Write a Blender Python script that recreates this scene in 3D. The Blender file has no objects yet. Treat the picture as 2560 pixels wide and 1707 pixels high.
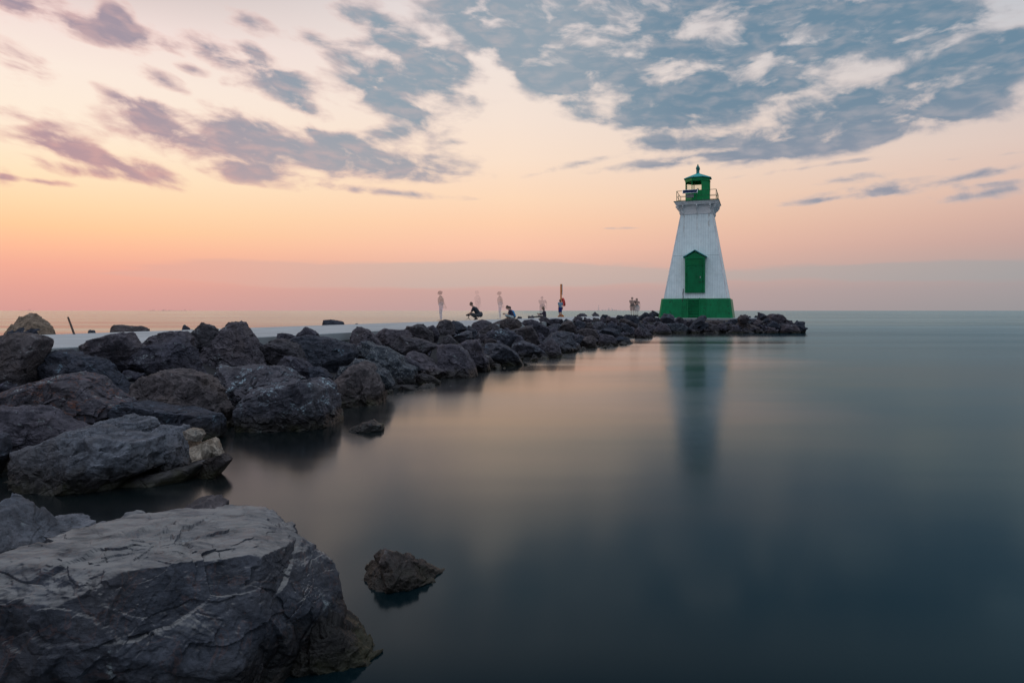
import bpy, bmesh, math, random
import numpy as np
from mathutils import Vector, Matrix, Euler

R = math.radians
C = bpy.context.scene.collection
scene = bpy.context.scene

# ------------------------------------------------------------------ frame
F = 1706.67          # focal length in photo pixels (24 mm on a 36 mm wide frame, 2560 px)
H = 1.75             # eye height above the lake
HY = 776.6           # horizon row in the photo
PIER = 1.15          # pier deck height above the lake

def K(px, py, Y):
    return Vector(((px-1280.0)/F*Y, Y, H-(py-HY)/F*Y))

cam_d = bpy.data.cameras.new('camera')
cam = bpy.data.objects.new('camera', cam_d)
C.objects.link(cam)
cam.location = (0, 0, H)
cam.rotation_euler = (R(90), 0, 0)
cam_d.sensor_width = 36
cam_d.lens = 24
cam_d.shift_y = -(853.5-HY)/2560.0
cam_d.clip_start = 0.05
cam_d.clip_end = 200000
scene.camera = cam

scene.render.engine = 'CYCLES'
try:
    scene.cycles.use_denoising = True
    scene.cycles.denoiser = 'OPENIMAGEDENOISE'
    scene.cycles.denoising_prefilter = 'ACCURATE'
except Exception:
    pass
scene.cycles.max_bounces = 6
scene.cycles.transparent_max_bounces = 12
scene.view_settings.view_transform = 'Standard'
scene.view_settings.look = 'None'
scene.view_settings.exposure = 0.0
scene.view_settings.gamma = 1.0

def s2l(c, a=1.0):
    out = []
    for v in c[:3]:
        v = v/255.0
        out.append(v/12.92 if v <= 0.04045 else ((v+0.055)/1.055)**2.4)
    return (out[0], out[1], out[2], a)

# node helpers -------------------------------------------------------------
class NT:
    def __init__(s, tree):
        s.t = tree; s.n = tree.nodes; s.l = tree.links
    def new(s, typ, **kw):
        nd = s.n.new(typ)
        for k, v in kw.items():
            setattr(nd, k, v)
        return nd
    def put(s, nd, idx, v):
        if hasattr(v, 'node'):
            s.l.new(v, nd.inputs[idx])
        elif v is not None:
            nd.inputs[idx].default_value = v
    def math(s, op, a, b=None, c=None, clamp=False):
        nd = s.new('ShaderNodeMath', operation=op, use_clamp=clamp)
        s.put(nd, 0, a)
        if b is not None: s.put(nd, 1, b)
        if c is not None: s.put(nd, 2, c)
        return nd.outputs[0]
    def maprange(s, v, a, b, c=0.0, d=1.0, smooth=True):
        nd = s.new('ShaderNodeMapRange')
        nd.interpolation_type = 'SMOOTHSTEP' if smooth else 'LINEAR'
        s.put(nd, 0, v)
        for i, x in enumerate((a, b, c, d)): s.put(nd, i+1, x)
        return nd.outputs[0]
    def mix(s, f, a, b, mode='MIX'):
        nd = s.new('ShaderNodeMix', data_type='RGBA', blend_type=mode)
        s.put(nd, 0, f); s.put(nd, 6, a); s.put(nd, 7, b)
        return nd.outputs[2]
    def ramp(s, v, stops, interp='LINEAR'):
        nd = s.new('ShaderNodeValToRGB')
        nd.color_ramp.interpolation = interp
        els = nd.color_ramp.elements
        while len(els) > 1: els.remove(els[-1])
        els[0].position = stops[0][0]; els[0].color = stops[0][1]
        for p, c in stops[1:]:
            e = els.new(p); e.color = c
        s.put(nd, 0, v)
        return nd.outputs[0]
    def noise(s, vec, scale, detail=4, rough=0.55, dist=0.0, dim='3D'):
        nd = s.new('ShaderNodeTexNoise', noise_dimensions=dim)
        if vec is not None: s.put(nd, 'Vector', vec)
        nd.inputs['Scale'].default_value = scale
        nd.inputs['Detail'].default_value = detail
        nd.inputs['Roughness'].default_value = rough
        nd.inputs['Distortion'].default_value = dist
        return nd.outputs[0]
    def mapping(s, vec, loc=(0,0,0), rot=(0,0,0), sc=(1,1,1), typ='POINT'):
        nd = s.new('ShaderNodeMapping', vector_type=typ)
        s.put(nd, 0, vec)
        nd.inputs[1].default_value = loc; nd.inputs[2].default_value = rot; nd.inputs[3].default_value = sc
        return nd.outputs[0]

# ------------------------------------------------------------------ sky
world = bpy.data.worlds.new('World'); scene.world = world
world.use_nodes = True
for n in list(world.node_tree.nodes): world.node_tree.nodes.remove(n)
W = NT(world.node_tree)
tc = W.new('ShaderNodeTexCoord')
sx = W.new('ShaderNodeSeparateXYZ'); W.l.new(tc.outputs['Generated'], sx.inputs[0])
dx_, dy_, dz_ = sx.outputs
az = W.math('ARCTAN2', dx_, dy_)
hyp = W.math('SQRT', W.math('ADD', W.math('MULTIPLY', dx_, dx_), W.math('MULTIPLY', dy_, dy_)))
el = W.math('ARCTAN2', dz_, hyp)
ae = W.new('ShaderNodeCombineXYZ'); W.l.new(az, ae.inputs[0]); W.l.new(el, ae.inputs[1])
ae = ae.outputs[0]

def px_az_el(px, py):
    a = (px-1280.0)/F; b = (HY-py)/F
    return math.atan(a), math.atan(b/math.sqrt(1+a*a))
ELMAX = R(60)
def stops(px, rows, top):
    out = []
    for y, c in rows:
        e = px_az_el(px, y)[1]/ELMAX
        out.append((max(0.0, e), s2l(c)))
    out.sort(key=lambda t: t[0])
    out.append((0.50, s2l(top))); out.append((0.80, s2l(top))); out.append((1.0, s2l((286,298,314))))
    return out
eln = W.math('DIVIDE', el, ELMAX, clamp=True)
rl = W.ramp(eln, stops(60, [(776,(214,156,150)),(720,(228,162,150)),(660,(244,172,150)),(610,(255,188,152)),(560,(255,204,156)),(500,(255,217,172)),(420,(255,228,192)),(300,(255,236,214)),(150,(252,234,220)),(20,(243,222,216))], (62,80,102)))
rc = W.ramp(eln, stops(1280, [(776,(190,160,158)),(730,(200,164,158)),(680,(226,178,162)),(620,(248,194,168)),(560,(253,206,172)),(500,(253,216,184)),(400,(250,224,202)),(300,(246,226,211)),(150,(240,226,218)),(20,(232,222,220))], (50,72,96)))
rr = W.ramp(eln, stops(2500, [(776,(152,149,152)),(720,(162,154,156)),(660,(178,160,158)),(600,(196,164,157)),(540,(210,174,162)),(450,(222,190,176)),(350,(222,200,190)),(200,(212,202,200)),(20,(196,198,204))], (40,64,90)))
rb = W.ramp(eln, [(0.0, s2l((84,94,106))), (0.20, s2l((130,148,164))), (0.45, s2l((184,206,222))), (0.8, s2l((200,218,234))), (1.0, s2l((286,298,314)))])
f1 = W.maprange(az, R(-38), 0.0)
f2 = W.maprange(az, 0.0, R(38), smooth=False)
base = W.mix(f2, W.mix(f1, rl, rc), rr)
absaz = W.math('ABSOLUTE', az)
fb = W.maprange(absaz, R(50), R(110))
base = W.mix(fb, base, rb)

# cloud field: soft lumps at fixed bearings, broken up by noise on a cloud-layer plane
blobsL = [(1900,260,430,260,15,.18),(300,85,330,55,12,1.0),(520,72,85,62,0,.8),(600,150,120,50,30,.7),(750,190,95,42,20,.8),(950,222,140,52,22,.95),(1165,245,80,36,15,.7),(40,40,100,55,0,.7),
(80,290,180,75,15,.8),(740,365,120,36,18,.55),(885,320,75,22,10,.5),(1080,390,62,28,10,.5),(1250,355,200,75,22,1.0),(1400,400,160,42,15,.6),
(660,465,190,30,12,.85),(690,550,190,40,22,.85),(30,520,95,28,0,.8),(210,610,240,85,12,.85),(350,690,250,38,10,.8),
(1000,570,160,32,10,.6),(1130,690,500,110,8,1.1),(1250,580,260,42,12,.8),(1700,720,450,80,5,1.1),(1500,630,170,30,4,.8),(1100,790,140,42,0,.6),(1920,800,210,40,5,.6),
(1790,885,310,17,3,.75),(640,800,250,48,10,.95),(300,775,230,30,6,.7),(200,835,270,14,2,.6),(10,810,65,40,0,.8),(720,770,130,32,20,.6),
(1140,100,150,42,15,.42),(1420,170,85,32,5,.5),(1560,65,95,32,5,.5),(1770,120,220,58,25,.9),
(1650,260,180,48,10,.8),(1850,240,160,42,15,.7),(2080,280,190,62,12,.85),(1740,390,210,95,12,1.0),(2050,400,140,105,20,1.0),
(1900,530,165,72,20,.85),(1790,620,98,36,0,.85),(2085,655,52,16,0,.6),(2200,80,290,110,20,1.0),(1400,505,115,42,18,.6)]
blobsR = [(1300,300,700,170,-4,.30),(1250,130,600,150,6,.30),(2000,250,420,120,-6,.35),(250,60,300,110,10,.4),(40,130,240,150,25,1.2),(540,160,230,115,20,1.05),(260,340,250,95,15,1.15),(450,430,370,115,15,1.15),(600,520,310,62,5,.95),(750,40,330,85,0,.85),(400,0,560,42,0,.9),
(900,250,260,75,10,.8),(1050,370,340,62,2,.95),(1100,480,470,62,0,.75),(1150,620,560,75,-2,.95),(1350,680,470,52,-4,.95),(650,655,140,28,8,.55),(720,750,310,23,-4,.95),
(1500,70,520,100,8,1.05),(1900,100,320,65,10,.95),(1450,200,380,65,8,.85),(1750,480,520,85,-8,1.05),(2100,340,450,120,-12,1.15),(2250,230,270,65,-5,1.0),
(2000,560,420,55,-8,.85),(310,752,215,17,-12,.6),(1650,880,310,36,-3,.85),(1480,915,260,13,-3,.5),(1500,830,260,19,-4,.5),(2250,780,260,24,-8,.85),
(2200,885,310,32,-5,.85),(2200,842,260,15,-3,.5),(2220,712,200,9,0,.5),(1350,772,310,11,-4,.5),(560,1047,115,7,0,.45)]
S = 1.8375
def blob_sum(items, acc):
    for cx, cy, rx, ry, an, w in items:
        a0, e0 = px_az_el(cx, cy)
        cosA = math.cos(a0)
        m = W.mapping(ae, loc=(a0, e0, 0), rot=(0,0,R(-an)), sc=(rx/F*cosA*cosA*1.5, ry/F*cosA*1.5, 1), typ='TEXTURE')
        g = W.new('ShaderNodeTexGradient', gradient_type='SPHERICAL')
        W.l.new(m, g.inputs[0])
        acc = W.math('MULTIPLY_ADD', g.outputs[1], w, acc)
    return acc
conv = [(x/S, y/S, rx/S, ry/S, an, w) for x,y,rx,ry,an,w in blobsL] + [(1280+x/S, y/S, rx/S, ry/S, an, w) for x,y,rx,ry,an,w in blobsR]
acc = blob_sum(conv, 0.0)
acc = W.math('MINIMUM', acc, 0.95)
# plane projection for the texture of the layer
zz = W.math('ADD', W.math('MAXIMUM', dz_, 0.0), 0.10)
pv = W.new('ShaderNodeCombineXYZ')
W.l.new(W.math('DIVIDE', dx_, zz), pv.inputs[0]); W.l.new(W.math('DIVIDE', dy_, zz), pv.inputs[1])
# wind-drawn streaks: fall to the right on the left, rise to the right on the right
shear = W.math('MULTIPLY', W.math('SINE', W.math('MULTIPLY', az, 1.15)), 0.16)
elc = W.math('SUBTRACT', el, W.math('MULTIPLY', W.math('MULTIPLY', shear, az), 0.45))
elc = W.math('ADD', elc, W.math('MULTIPLY', az, 0.07))
sc_ = W.new('ShaderNodeCombineXYZ'); W.l.new(az, sc_.inputs[0]); W.l.new(elc, sc_.inputs[1])
n1 = W.noise(W.mapping(sc_.outputs[0], sc=(12.0,25.0,1)), 1.0, 7, 0.56, 0.35)
n2 = W.noise(W.mapping(sc_.outputs[0], sc=(30.0,84.0,1)), 1.0, 4, 0.48, 0.3)
nn = W.math('ADD', W.math('MULTIPLY', W.math('SUBTRACT', n1, 0.5), 1.7), W.math('MULTIPLY', W.math('SUBTRACT', n2, 0.5), 0.85))
outside = W.math('MULTIPLY', W.maprange(absaz, R(42), R(75), 0.0, 0.30), W.maprange(el, R(40), R(60), 1.0, 0.0))
high = W.math('MULTIPLY', W.maprange(el, R(26), R(36), 0.0, 0.6), W.maprange(el, R(48), R(60), 1.0, 0.0))
cov = W.math('ADD', W.math('ADD', acc, outside), high)
gate = W.maprange(cov, 0.0, 0.14)
dens = W.math('ADD', W.math('MULTIPLY', cov, W.maprange(n1, .30, .62, .72, 1.15)), W.math('MULTIPLY', nn, gate))
alpha = W.maprange(dens, 0.06, 0.90)
core = W.maprange(dens, 0.10, 0.95)
lowel = W.maprange(el, R(9), R(17))
edgeL = W.mix(lowel, s2l((240,176,160)), s2l((240,190,178)))
edge = W.mix(W.maprange(az, R(-30), R(6)), edgeL, s2l((196,184,184)))
coreL = W.mix(lowel, s2l((182,144,152)), s2l((158,142,156)))
coreC = W.mix(lowel, s2l((164,160,168)), s2l((136,154,168)))
coreR = W.mix(lowel, s2l((140,146,162)), s2l((98,130,152)))
ccol = W.mix(W.maprange(az, R(2), R(16)), W.mix(W.maprange(az, R(-34), R(-12)), coreL, coreC), coreR)
ccol = W.mix(fb, ccol, s2l((150,166,186)))
ccol = W.mix(core, edge, ccol)
ccol = W.mix(W.maprange(n2,   .40, .78, 0, .38), ccol, edge)
sky = W.mix(W.math('MULTIPLY', alpha, 0.94), base, ccol)
# thin distant bank near the horizon
bank = [(700,1262,420,14,1,.7),(1150,1256,450,50,2,1.0),(1550,1264,560,52,1,1.1),(2150,1264,560,50,0,1.1)]
bank2 = [(200,1255,560,50,1,1.0),(700,1270,460,32,0,.6),(1550,1250,560,40,0,.9),(2100,1246,560,46,0,1.0)]
cb = [(x/S, y/S, rx/S, ry/S, an, w) for x,y,rx,ry,an,w in bank] + [(1280+x/S, y/S, rx/S, ry/S, an, w) for x,y,rx,ry,an,w in bank2]
accb = blob_sum(cb, 0.0)
nb = W.noise(W.mapping(ae, sc=(.45,3.0,1)), 30, 7, 0.6, 0.2)
accb = W.math('ADD', accb, W.math('MULTIPLY', W.math('SUBTRACT', nb, 0.5), 0.85))
ab = W.maprange(accb, 0.14, 0.62)
bankcol = W.mix(f2, W.mix(W.maprange(az, R(-28), R(-5)), s2l((226,172,158)), s2l((196,180,172))), s2l((158,160,162)))
sky = W.mix(W.math('MULTIPLY', ab, 0.60), sky, bankcol)
nis = W.new('ShaderNodeTexSky', sky_type='NISHITA')
nis.sun_disc = False; nis.sun_elevation = R(4.0); nis.sun_rotation = R(-76)
skyn = W.mix(1.0, sky, W.mix(1.0, nis.outputs[0], (0.003,0.004,0.005,1), 'MULTIPLY'), 'ADD')
bg = W.new('ShaderNodeBackground'); W.l.new(skyn, bg.inputs[0]); bg.inputs[1].default_value = 1.0
wo = W.new('ShaderNodeOutputWorld'); W.l.new(bg.outputs[0], wo.inputs[0])
world.cycles.sampling_method = 'MANUAL'
world.cycles.sample_map_resolution = 512

# afterglow of the sun just gone down, left of the view
sun_d = bpy.data.lights.new('sun', 'SUN'); sun = bpy.data.objects.new('sun', sun_d); C.objects.link(sun)
sun_d.energy = 0.3; sun_d.angle = R(14); sun_d.color = (1.0, 0.72, 0.52)
sd = Vector((math.sin(R(-76))*math.cos(R(4)), math.cos(R(-76))*math.cos(R(4)), math.sin(R(4))))
sun.rotation_euler = sd.to_track_quat('Z', 'Y').to_euler()
sun.location = (-40, 40, 30)

# ------------------------------------------------------------------ mesh + tagging helpers
def tag(o, label=None, cat=None, group=None, kind=None):
    if label: o['label'] = label
    if cat: o['category'] = cat
    if group: o['group'] = group
    if kind: o['kind'] = kind
    return o
def empty(name, loc, label, cat, rz=0.0, group=None):
    o = bpy.data.objects.new(name, None); C.objects.link(o)
    o.location = loc; o.rotation_euler = (0,0,rz); o.empty_display_size = 0.2
    return tag(o, label, cat, group)
def link(name, bm, m, parent=None, smooth=False):
    me = bpy.data.meshes.new(name)
    bmesh.ops.recalc_face_normals(bm, faces=bm.faces)
    bm.to_mesh(me); bm.free()
    if m: me.materials.append(m)
    if smooth:
        for p in me.polygons: p.use_smooth = True
    o = bpy.data.objects.new(name, me); C.objects.link(o)
    if parent: o.parent = parent
    return o
def B(): return bmesh.new()
def box(bm, c, s, rot=None):
    m = Matrix.Translation(Vector(c))
    if rot is not None: m = m @ Euler(rot).to_matrix().to_4x4()
    m = m @ Matrix.Diagonal((s[0], s[1], s[2], 1))
    bmesh.ops.create_cube(bm, size=1, matrix=m); return bm
def tube(bm, p0, p1, r0, r1=None, n=12):
    p0 = Vector(p0); p1 = Vector(p1); r1 = r0 if r1 is None else r1
    d = p1-p0
    m = Matrix.Translation((p0+p1)/2) @ d.to_track_quat('Z','Y').to_matrix().to_4x4()
    bmesh.ops.create_cone(bm, cap_ends=True, segments=n, radius1=r0, radius2=r1, depth=d.length, matrix=m); return bm
def ball(bm, c, r, sc=(1,1,1), sub=2, rot=None):
    m = Matrix.Translation(Vector(c))
    if rot is not None: m = m @ Euler(rot).to_matrix().to_4x4()
    m = m @ Matrix.Diagonal((sc[0], sc[1], sc[2], 1))
    bmesh.ops.create_icosphere(bm, subdivisions=sub, radius=r, matrix=m); return bm
def prism(bm, pts, d):
    """closed polygon pts (3D), extruded by vector d"""
    a = [bm.verts.new(p) for p in pts]; b = [bm.verts.new(Vector(p)+Vector(d)) for p in pts]
    bm.faces.new(a); bm.faces.new(b[::-1]); n = len(a)
    for i in range(n): bm.faces.new((a[i], b[i], b[(i+1)%n], a[(i+1)%n]))
    return bm
def frustum(bm, w0, w1, z0, z1, ch=0.0):
    """square frustum, full widths w0 (bottom) and w1 (top), chamfered corners"""
    def ring(w, z):
        h = w/2
        if ch <= 0: p = [(-h,-h),(h,-h),(h,h),(-h,h)]
        else: p = [(-h+ch,-h),(h-ch,-h),(h,-h+ch),(h,h-ch),(h-ch,h),(-h+ch,h),(-h,h-ch),(-h,-h+ch)]
        return [bm.verts.new((x,y,z)) for x,y in p]
    a = ring(w0,z0); b = ring(w1,z1); n = len(a)
    bm.faces.new(a[::-1]); bm.faces.new(b)
    for i in range(n): bm.faces.new((a[i], a[(i+1)%n], b[(i+1)%n], b[i]))
    return bm
def lathe(bm, prof, n=20, c=(0,0,0)):
    rings = []
    for r, z in prof:
        rings.append([bm.verts.new((c[0]+r*math.cos(2*math.pi*i/n), c[1]+r*math.sin(2*math.pi*i/n), c[2]+z)) for i in range(n)])
    for a, b in zip(rings, rings[1:]):
        for i in range(n): bm.faces.new((a[i], a[(i+1)%n], b[(i+1)%n], b[i]))
    bm.faces.new(rings[0][::-1]); bm.faces.new(rings[-1]); return bm

# ------------------------------------------------------------------ materials
def mat(name):
    m = bpy.data.materials.new(name); m.use_nodes = True
    t = NT(m.node_tree)
    return m, t, t.n['Principled BSDF']
def simple(name, col, rough=0.6, metal=0.0, var=0.12, scale=6.0, bump=0.0, alpha=1.0, spec=0.4):
    m, t, p = mat(name)
    co = t.new('ShaderNodeTexCoord').outputs['Object']
    n = t.noise(co, scale, 5, 0.6)
    c = s2l(col) if max(col) > 1.0 else (*col, 1)
    dk = tuple(v*(1-var*1.6) for v in c[:3])+(1,); lt = tuple(min(1, v*(1+var)) for v in c[:3])+(1,)
    t.l.new(t.mix(t.maprange(n, .3, .7), dk, lt), p.inputs['Base Color'])
    p.inputs['Roughness'].default_value = rough; p.inputs['Metallic'].default_value = metal
    p.inputs['Specular IOR Level'].default_value = spec
    if alpha < 1: p.inputs['Alpha'].default_value = alpha
    if bump:
        b = t.new('ShaderNodeBump'); b.inputs['Strength'].default_value = bump; b.inputs['Distance'].default_value = 0.01
        t.l.new(n, b.inputs['Height']); t.l.new(b.outputs[0], p.inputs['Normal'])
    return m

def rock_mat(name, lo, hi, brown=(0.10,0.075,0.06), lichen=0.25, lcol=(0.34,0.40,0.42), speckle=0.0, pale_top=0.0, rust=0.0):
    m, t, p = mat(name)
    geo = t.new('ShaderNodeNewGeometry'); pos = geo.outputs['Position']
    sep = t.new('ShaderNodeSeparateXYZ'); t.l.new(pos, sep.inputs[0]); pz = sep.outputs[2]
    sn = t.new('ShaderNodeSeparateXYZ'); t.l.new(geo.outputs['Normal'], sn.inputs[0]); nz = sn.outputs[2]
    oi = t.new('ShaderNodeObjectInfo').outputs['Random']
    nA = t.noise(pos, 1.6, 6, 0.62, 0.3); nB = t.noise(pos, 7.0, 8, 0.68, 0.4); nC = t.noise(pos, 34.0, 6, 0.7)
    col = t.mix(t.maprange(nB, .33, .68), (*lo,1), (*hi,1))
    col = t.mix(t.maprange(nA, .46, .72, 0, .75), col, (*brown,1))
    tint = t.mix(oi, (0.72,0.80,0.95,1), (1.18,1.16,1.20,1))
    col = t.mix(1.0, col, tint, 'MULTIPLY')
    oc0 = t.new('ShaderNodeTexCoord').outputs['Object']
    mp = t.new('ShaderNodeMapping'); t.l.new(oc0, mp.inputs[0]); mp.inputs[3].default_value = (1.8,1.8,8.5)
    rv = t.new('ShaderNodeCombineXYZ')
    for i_, f_ in enumerate((1.6, 2.3, 7.9)): t.l.new(t.math('SUBTRACT', t.math('MULTIPLY', t.math('FRACT', t.math('MULTIPLY', oi, 3.7+5.3*i_)), f_), f_/2), rv.inputs[i_])
    t.l.new(rv.outputs[0], mp.inputs[2])
    lm0 = t.noise(mp.outputs[0], 1.0, 7, .60, 1.2)
    pt_ = geo.outputs['Pointiness']  # light edges and dark creases put into the colour as shading contrast
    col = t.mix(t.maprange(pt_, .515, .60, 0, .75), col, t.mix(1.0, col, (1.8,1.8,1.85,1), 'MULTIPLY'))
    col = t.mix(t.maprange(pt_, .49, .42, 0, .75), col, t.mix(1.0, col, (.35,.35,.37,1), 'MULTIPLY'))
    col = t.mix(t.maprange(lm0, .50, .34, 0, .55), col, t.mix(1.0, col, (.45,.47,.5,1), 'MULTIPLY'))
    # fine grain: pits and crystals
    col = t.mix(t.maprange(nC, .50, .36, 0, .55), col, (0.02,0.02,0.024,1))
    col = t.mix(t.maprange(nC, .60, .74, 0, .45), col, (hi[0]*1.9,hi[1]*1.9,hi[2]*1.9,1))
    if speckle:
        vo = t.new('ShaderNodeTexVoronoi'); t.l.new(pos, vo.inputs['Vector']); vo.inputs['Scale'].default_value = 38
        sp = t.maprange(vo.outputs['Distance'], .18, .34, 1, 0)
        col = t.mix(t.math('MULTIPLY', sp, t.maprange(nB, .42, .6, 0, speckle)), col, (0.34,0.36,0.36,1))
    # lichen and droppings: small broken patches
    nL = t.noise(pos, 4.2, 7, 0.72, 0.6); nL2 = t.noise(pos, 26.0, 4, 0.7)
    lm = t.math('MULTIPLY', t.maprange(nL, .60-.10*lichen, .70-.08*lichen), t.maprange(nL2, .44, .60))
    lm = t.math('MULTIPLY', lm, t.maprange(nz, -.2, .5, .15, 1))
    col = t.mix(t.math('MULTIPLY', lm, min(1.0, .45+lichen*.5)), col, (*lcol,1))
    if pale_top:
        # weathered bleached upper surface with darker crust patches
        pt = t.math('MULTIPLY', t.maprange(nz, .62, .98), t.maprange(nB, .24, .44))
        st = t.noise(t.mapping(pos, sc=(1.0, 3.2, 3.2)), 3.0, 6, .65, .5)
        pt = t.math('MULTIPLY', pt, t.maprange(st, .34, .60, .30, 1))
        col = t.mix(t.math('MULTIPLY', pt, pale_top), col, (0.27,0.265,0.26,1))
    if rust:
        nR = t.noise(pos, 3.1, 4, .6, 1.2)
        col = t.mix(t.maprange(t.math('ABSOLUTE', t.math('SUBTRACT', nR, .5)), .018, .0, 0, rust), col, (0.20,0.07,0.03,1))
    # wet band and algae along the waterline
    wl = t.math('ADD', pz, t.math('MULTIPLY', t.math('SUBTRACT', nB, .5), .30))
    alg = t.math('MULTIPLY', t.maprange(wl, .04, .14, 1, 0), t.maprange(nA, .45, .6, .15, .8))
    wet = t.maprange(wl, .13, .30, 1, 0)
    col = t.mix(wet, col, t.mix(1.0, col, (0.25,0.22,0.20,1), 'MULTIPLY'))
    col = t.mix(t.math('MULTIPLY', alg, .6), col, (0.035,0.036,0.014,1))
    t.l.new(col, p.inputs['Base Color'])
    t.l.new(t.maprange(wet, 0, 1, .92, .45), p.inputs['Roughness'])
    p.inputs['Specular IOR Level'].default_value = 0.25
    vo = t.new('ShaderNodeTexVoronoi', feature='DISTANCE_TO_EDGE'); vo.inputs['Scale'].default_value = 2.6
    dv = t.new('ShaderNodeMix', data_type='VECTOR'); dv.inputs[0].default_value = .22
    nv = t.new('ShaderNodeTexNoise'); t.l.new(pos, nv.inputs['Vector']); nv.inputs['Scale'].default_value = 3
    t.l.new(pos, dv.inputs[4]); t.l.new(nv.outputs['Color'], dv.inputs[5]); t.l.new(dv.outputs[1], vo.inputs['Vector'])
    crack = t.maprange(vo.outputs['Distance'], 0.0, .035, 0, 1)
    h = t.math('ADD', t.math('MULTIPLY', nB, 1.0), t.math('MULTIPLY', nC, .32))
    h = t.math('ADD', h, t.math('MULTIPLY', crack, .35))
    h = t.math('ADD', h, t.math('MULTIPLY', lm0, .7))
    b = t.new('ShaderNodeBump'); b.inputs['Strength'].default_value = 1.0; b.inputs['Distance'].default_value = 0.022
    t.l.new(h, b.inputs['Height']); t.l.new(b.outputs[0], p.inputs['Normal'])
    return m
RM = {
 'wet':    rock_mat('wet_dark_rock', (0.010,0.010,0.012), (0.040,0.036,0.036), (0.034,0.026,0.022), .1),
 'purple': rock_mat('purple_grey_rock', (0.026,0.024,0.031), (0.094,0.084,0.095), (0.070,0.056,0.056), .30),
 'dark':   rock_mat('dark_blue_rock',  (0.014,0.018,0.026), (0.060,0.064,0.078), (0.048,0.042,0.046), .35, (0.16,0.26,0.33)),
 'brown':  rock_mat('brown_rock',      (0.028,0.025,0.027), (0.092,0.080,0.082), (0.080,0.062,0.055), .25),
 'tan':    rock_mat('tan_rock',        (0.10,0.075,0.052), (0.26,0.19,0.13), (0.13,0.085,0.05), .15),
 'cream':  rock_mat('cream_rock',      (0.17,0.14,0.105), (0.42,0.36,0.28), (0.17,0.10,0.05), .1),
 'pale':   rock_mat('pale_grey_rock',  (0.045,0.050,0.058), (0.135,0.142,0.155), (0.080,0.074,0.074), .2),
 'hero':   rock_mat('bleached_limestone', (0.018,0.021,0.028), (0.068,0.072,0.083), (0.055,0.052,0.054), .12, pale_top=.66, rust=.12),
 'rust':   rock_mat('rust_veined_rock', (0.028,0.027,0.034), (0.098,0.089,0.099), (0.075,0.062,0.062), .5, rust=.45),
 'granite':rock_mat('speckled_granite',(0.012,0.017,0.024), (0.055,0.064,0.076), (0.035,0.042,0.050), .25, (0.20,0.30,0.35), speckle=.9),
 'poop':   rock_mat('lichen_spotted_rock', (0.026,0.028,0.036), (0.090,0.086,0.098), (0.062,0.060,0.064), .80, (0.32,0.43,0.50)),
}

# ------------------------------------------------------------------ rock maker
_perm = np.random.RandomState(7).permutation(256).astype(np.int64)
_perm = np.concatenate([_perm, _perm, _perm])
_g = np.random.RandomState(11).normal(size=(256,3)); _g /= np.linalg.norm(_g, axis=1)[:,None]
def gnoise(p):
    i = np.floor(p).astype(np.int64); f = p-i; i &= 255
    u = f*f*f*(f*(f*6-15)+10)
    out = 0
    for a in (0,1):
        wa = u[:,0] if a else 1-u[:,0]
        for b in (0,1):
            wb = u[:,1] if b else 1-u[:,1]
            for c in (0,1):
                wc = u[:,2] if c else 1-u[:,2]
                h = _perm[_perm[_perm[(i[:,0]+a)&255]+((i[:,1]+b)&255)]+((i[:,2]+c)&255)]
                g = _g[h]
                out = out + wa*wb*wc*(g[:,0]*(f[:,0]-a)+g[:,1]*(f[:,1]-b)+g[:,2]*(f[:,2]-c))
    return out*1.5
def fbm(p, o=4, rough=.5, ridged=False):
    s = 0; a = 1.0; tot = 0
    for k in range(o):
        n = gnoise(p*(2.03**k)+17.3*k)
        if ridged: n = 1-2*np.abs(n)*1.6
        s = s+a*n; tot += a; a *= rough
    return s/tot
_wr = np.random.RandomState(21).uniform(.1,.9,size=(256,3)); _wg = np.random.RandomState(22).normal(size=(256,3)); _wg /= np.linalg.norm(_wg,axis=1)[:,None]
def fracture(p):
    """piecewise tilted planes: each cell of the stone breaks along its own plane"""
    i = np.floor(p).astype(np.int64); best = np.full(len(p), 1e9); out = np.zeros(len(p))
    for a in (-1,0,1):
        for b in (-1,0,1):
            for c in (-1,0,1):
                j = i+np.array([a,b,c]); h = _perm[_perm[_perm[j[:,0]&255]+(j[:,1]&255)]+(j[:,2]&255)]
                d = p-(j+_wr[h]); q = (d*d).sum(axis=1); m = q < best
                best = np.where(m, q, best); out = np.where(m, (d*_wg[h]).sum(axis=1), out)
    return out
_ico = {}
def ico(level):
    if level not in _ico:
        bm = bmesh.new(); bmesh.ops.create_icosphere(bm, subdivisions=level, radius=1)
        bm.verts.ensure_lookup_table()
        v = np.array([x.co[:] for x in bm.verts]); f = np.array([[q.index for q in x.verts] for x in bm.faces], dtype=np.int32)
        bm.free(); _ico[level] = (v/np.linalg.norm(v,axis=1)[:,None], f)
    return _ico[level]
def hull2(pts):
    pts = sorted(set(pts))
    def half(ps):
        o = []
        for p in ps:
            while len(o) >= 2 and (o[-1][0]-o[-2][0])*(p[1]-o[-2][1])-(o[-1][1]-o[-2][1])*(p[0]-o[-2][0]) <= 0: o.pop()
            o.append(p)
        return o[:-1]
    return half(pts)+half(pts[::-1])
def hull3_planes(P):
    bm = bmesh.new()
    for q in P: bm.verts.new(q)
    bmesh.ops.convex_hull(bm, input=bm.verts)
    N = []; D = []
    for f in bm.faces:
        f.normal_update()
        n = np.array(f.normal[:])
        if np.linalg.norm(n) < .5: continue
        d = float(np.dot(n, np.array(f.verts[0].co[:])))
        if d < 0: n, d = -n, -d
        N.append(n); D.append(max(d, 1e-3))
    bm.free()
    return N, D
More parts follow.
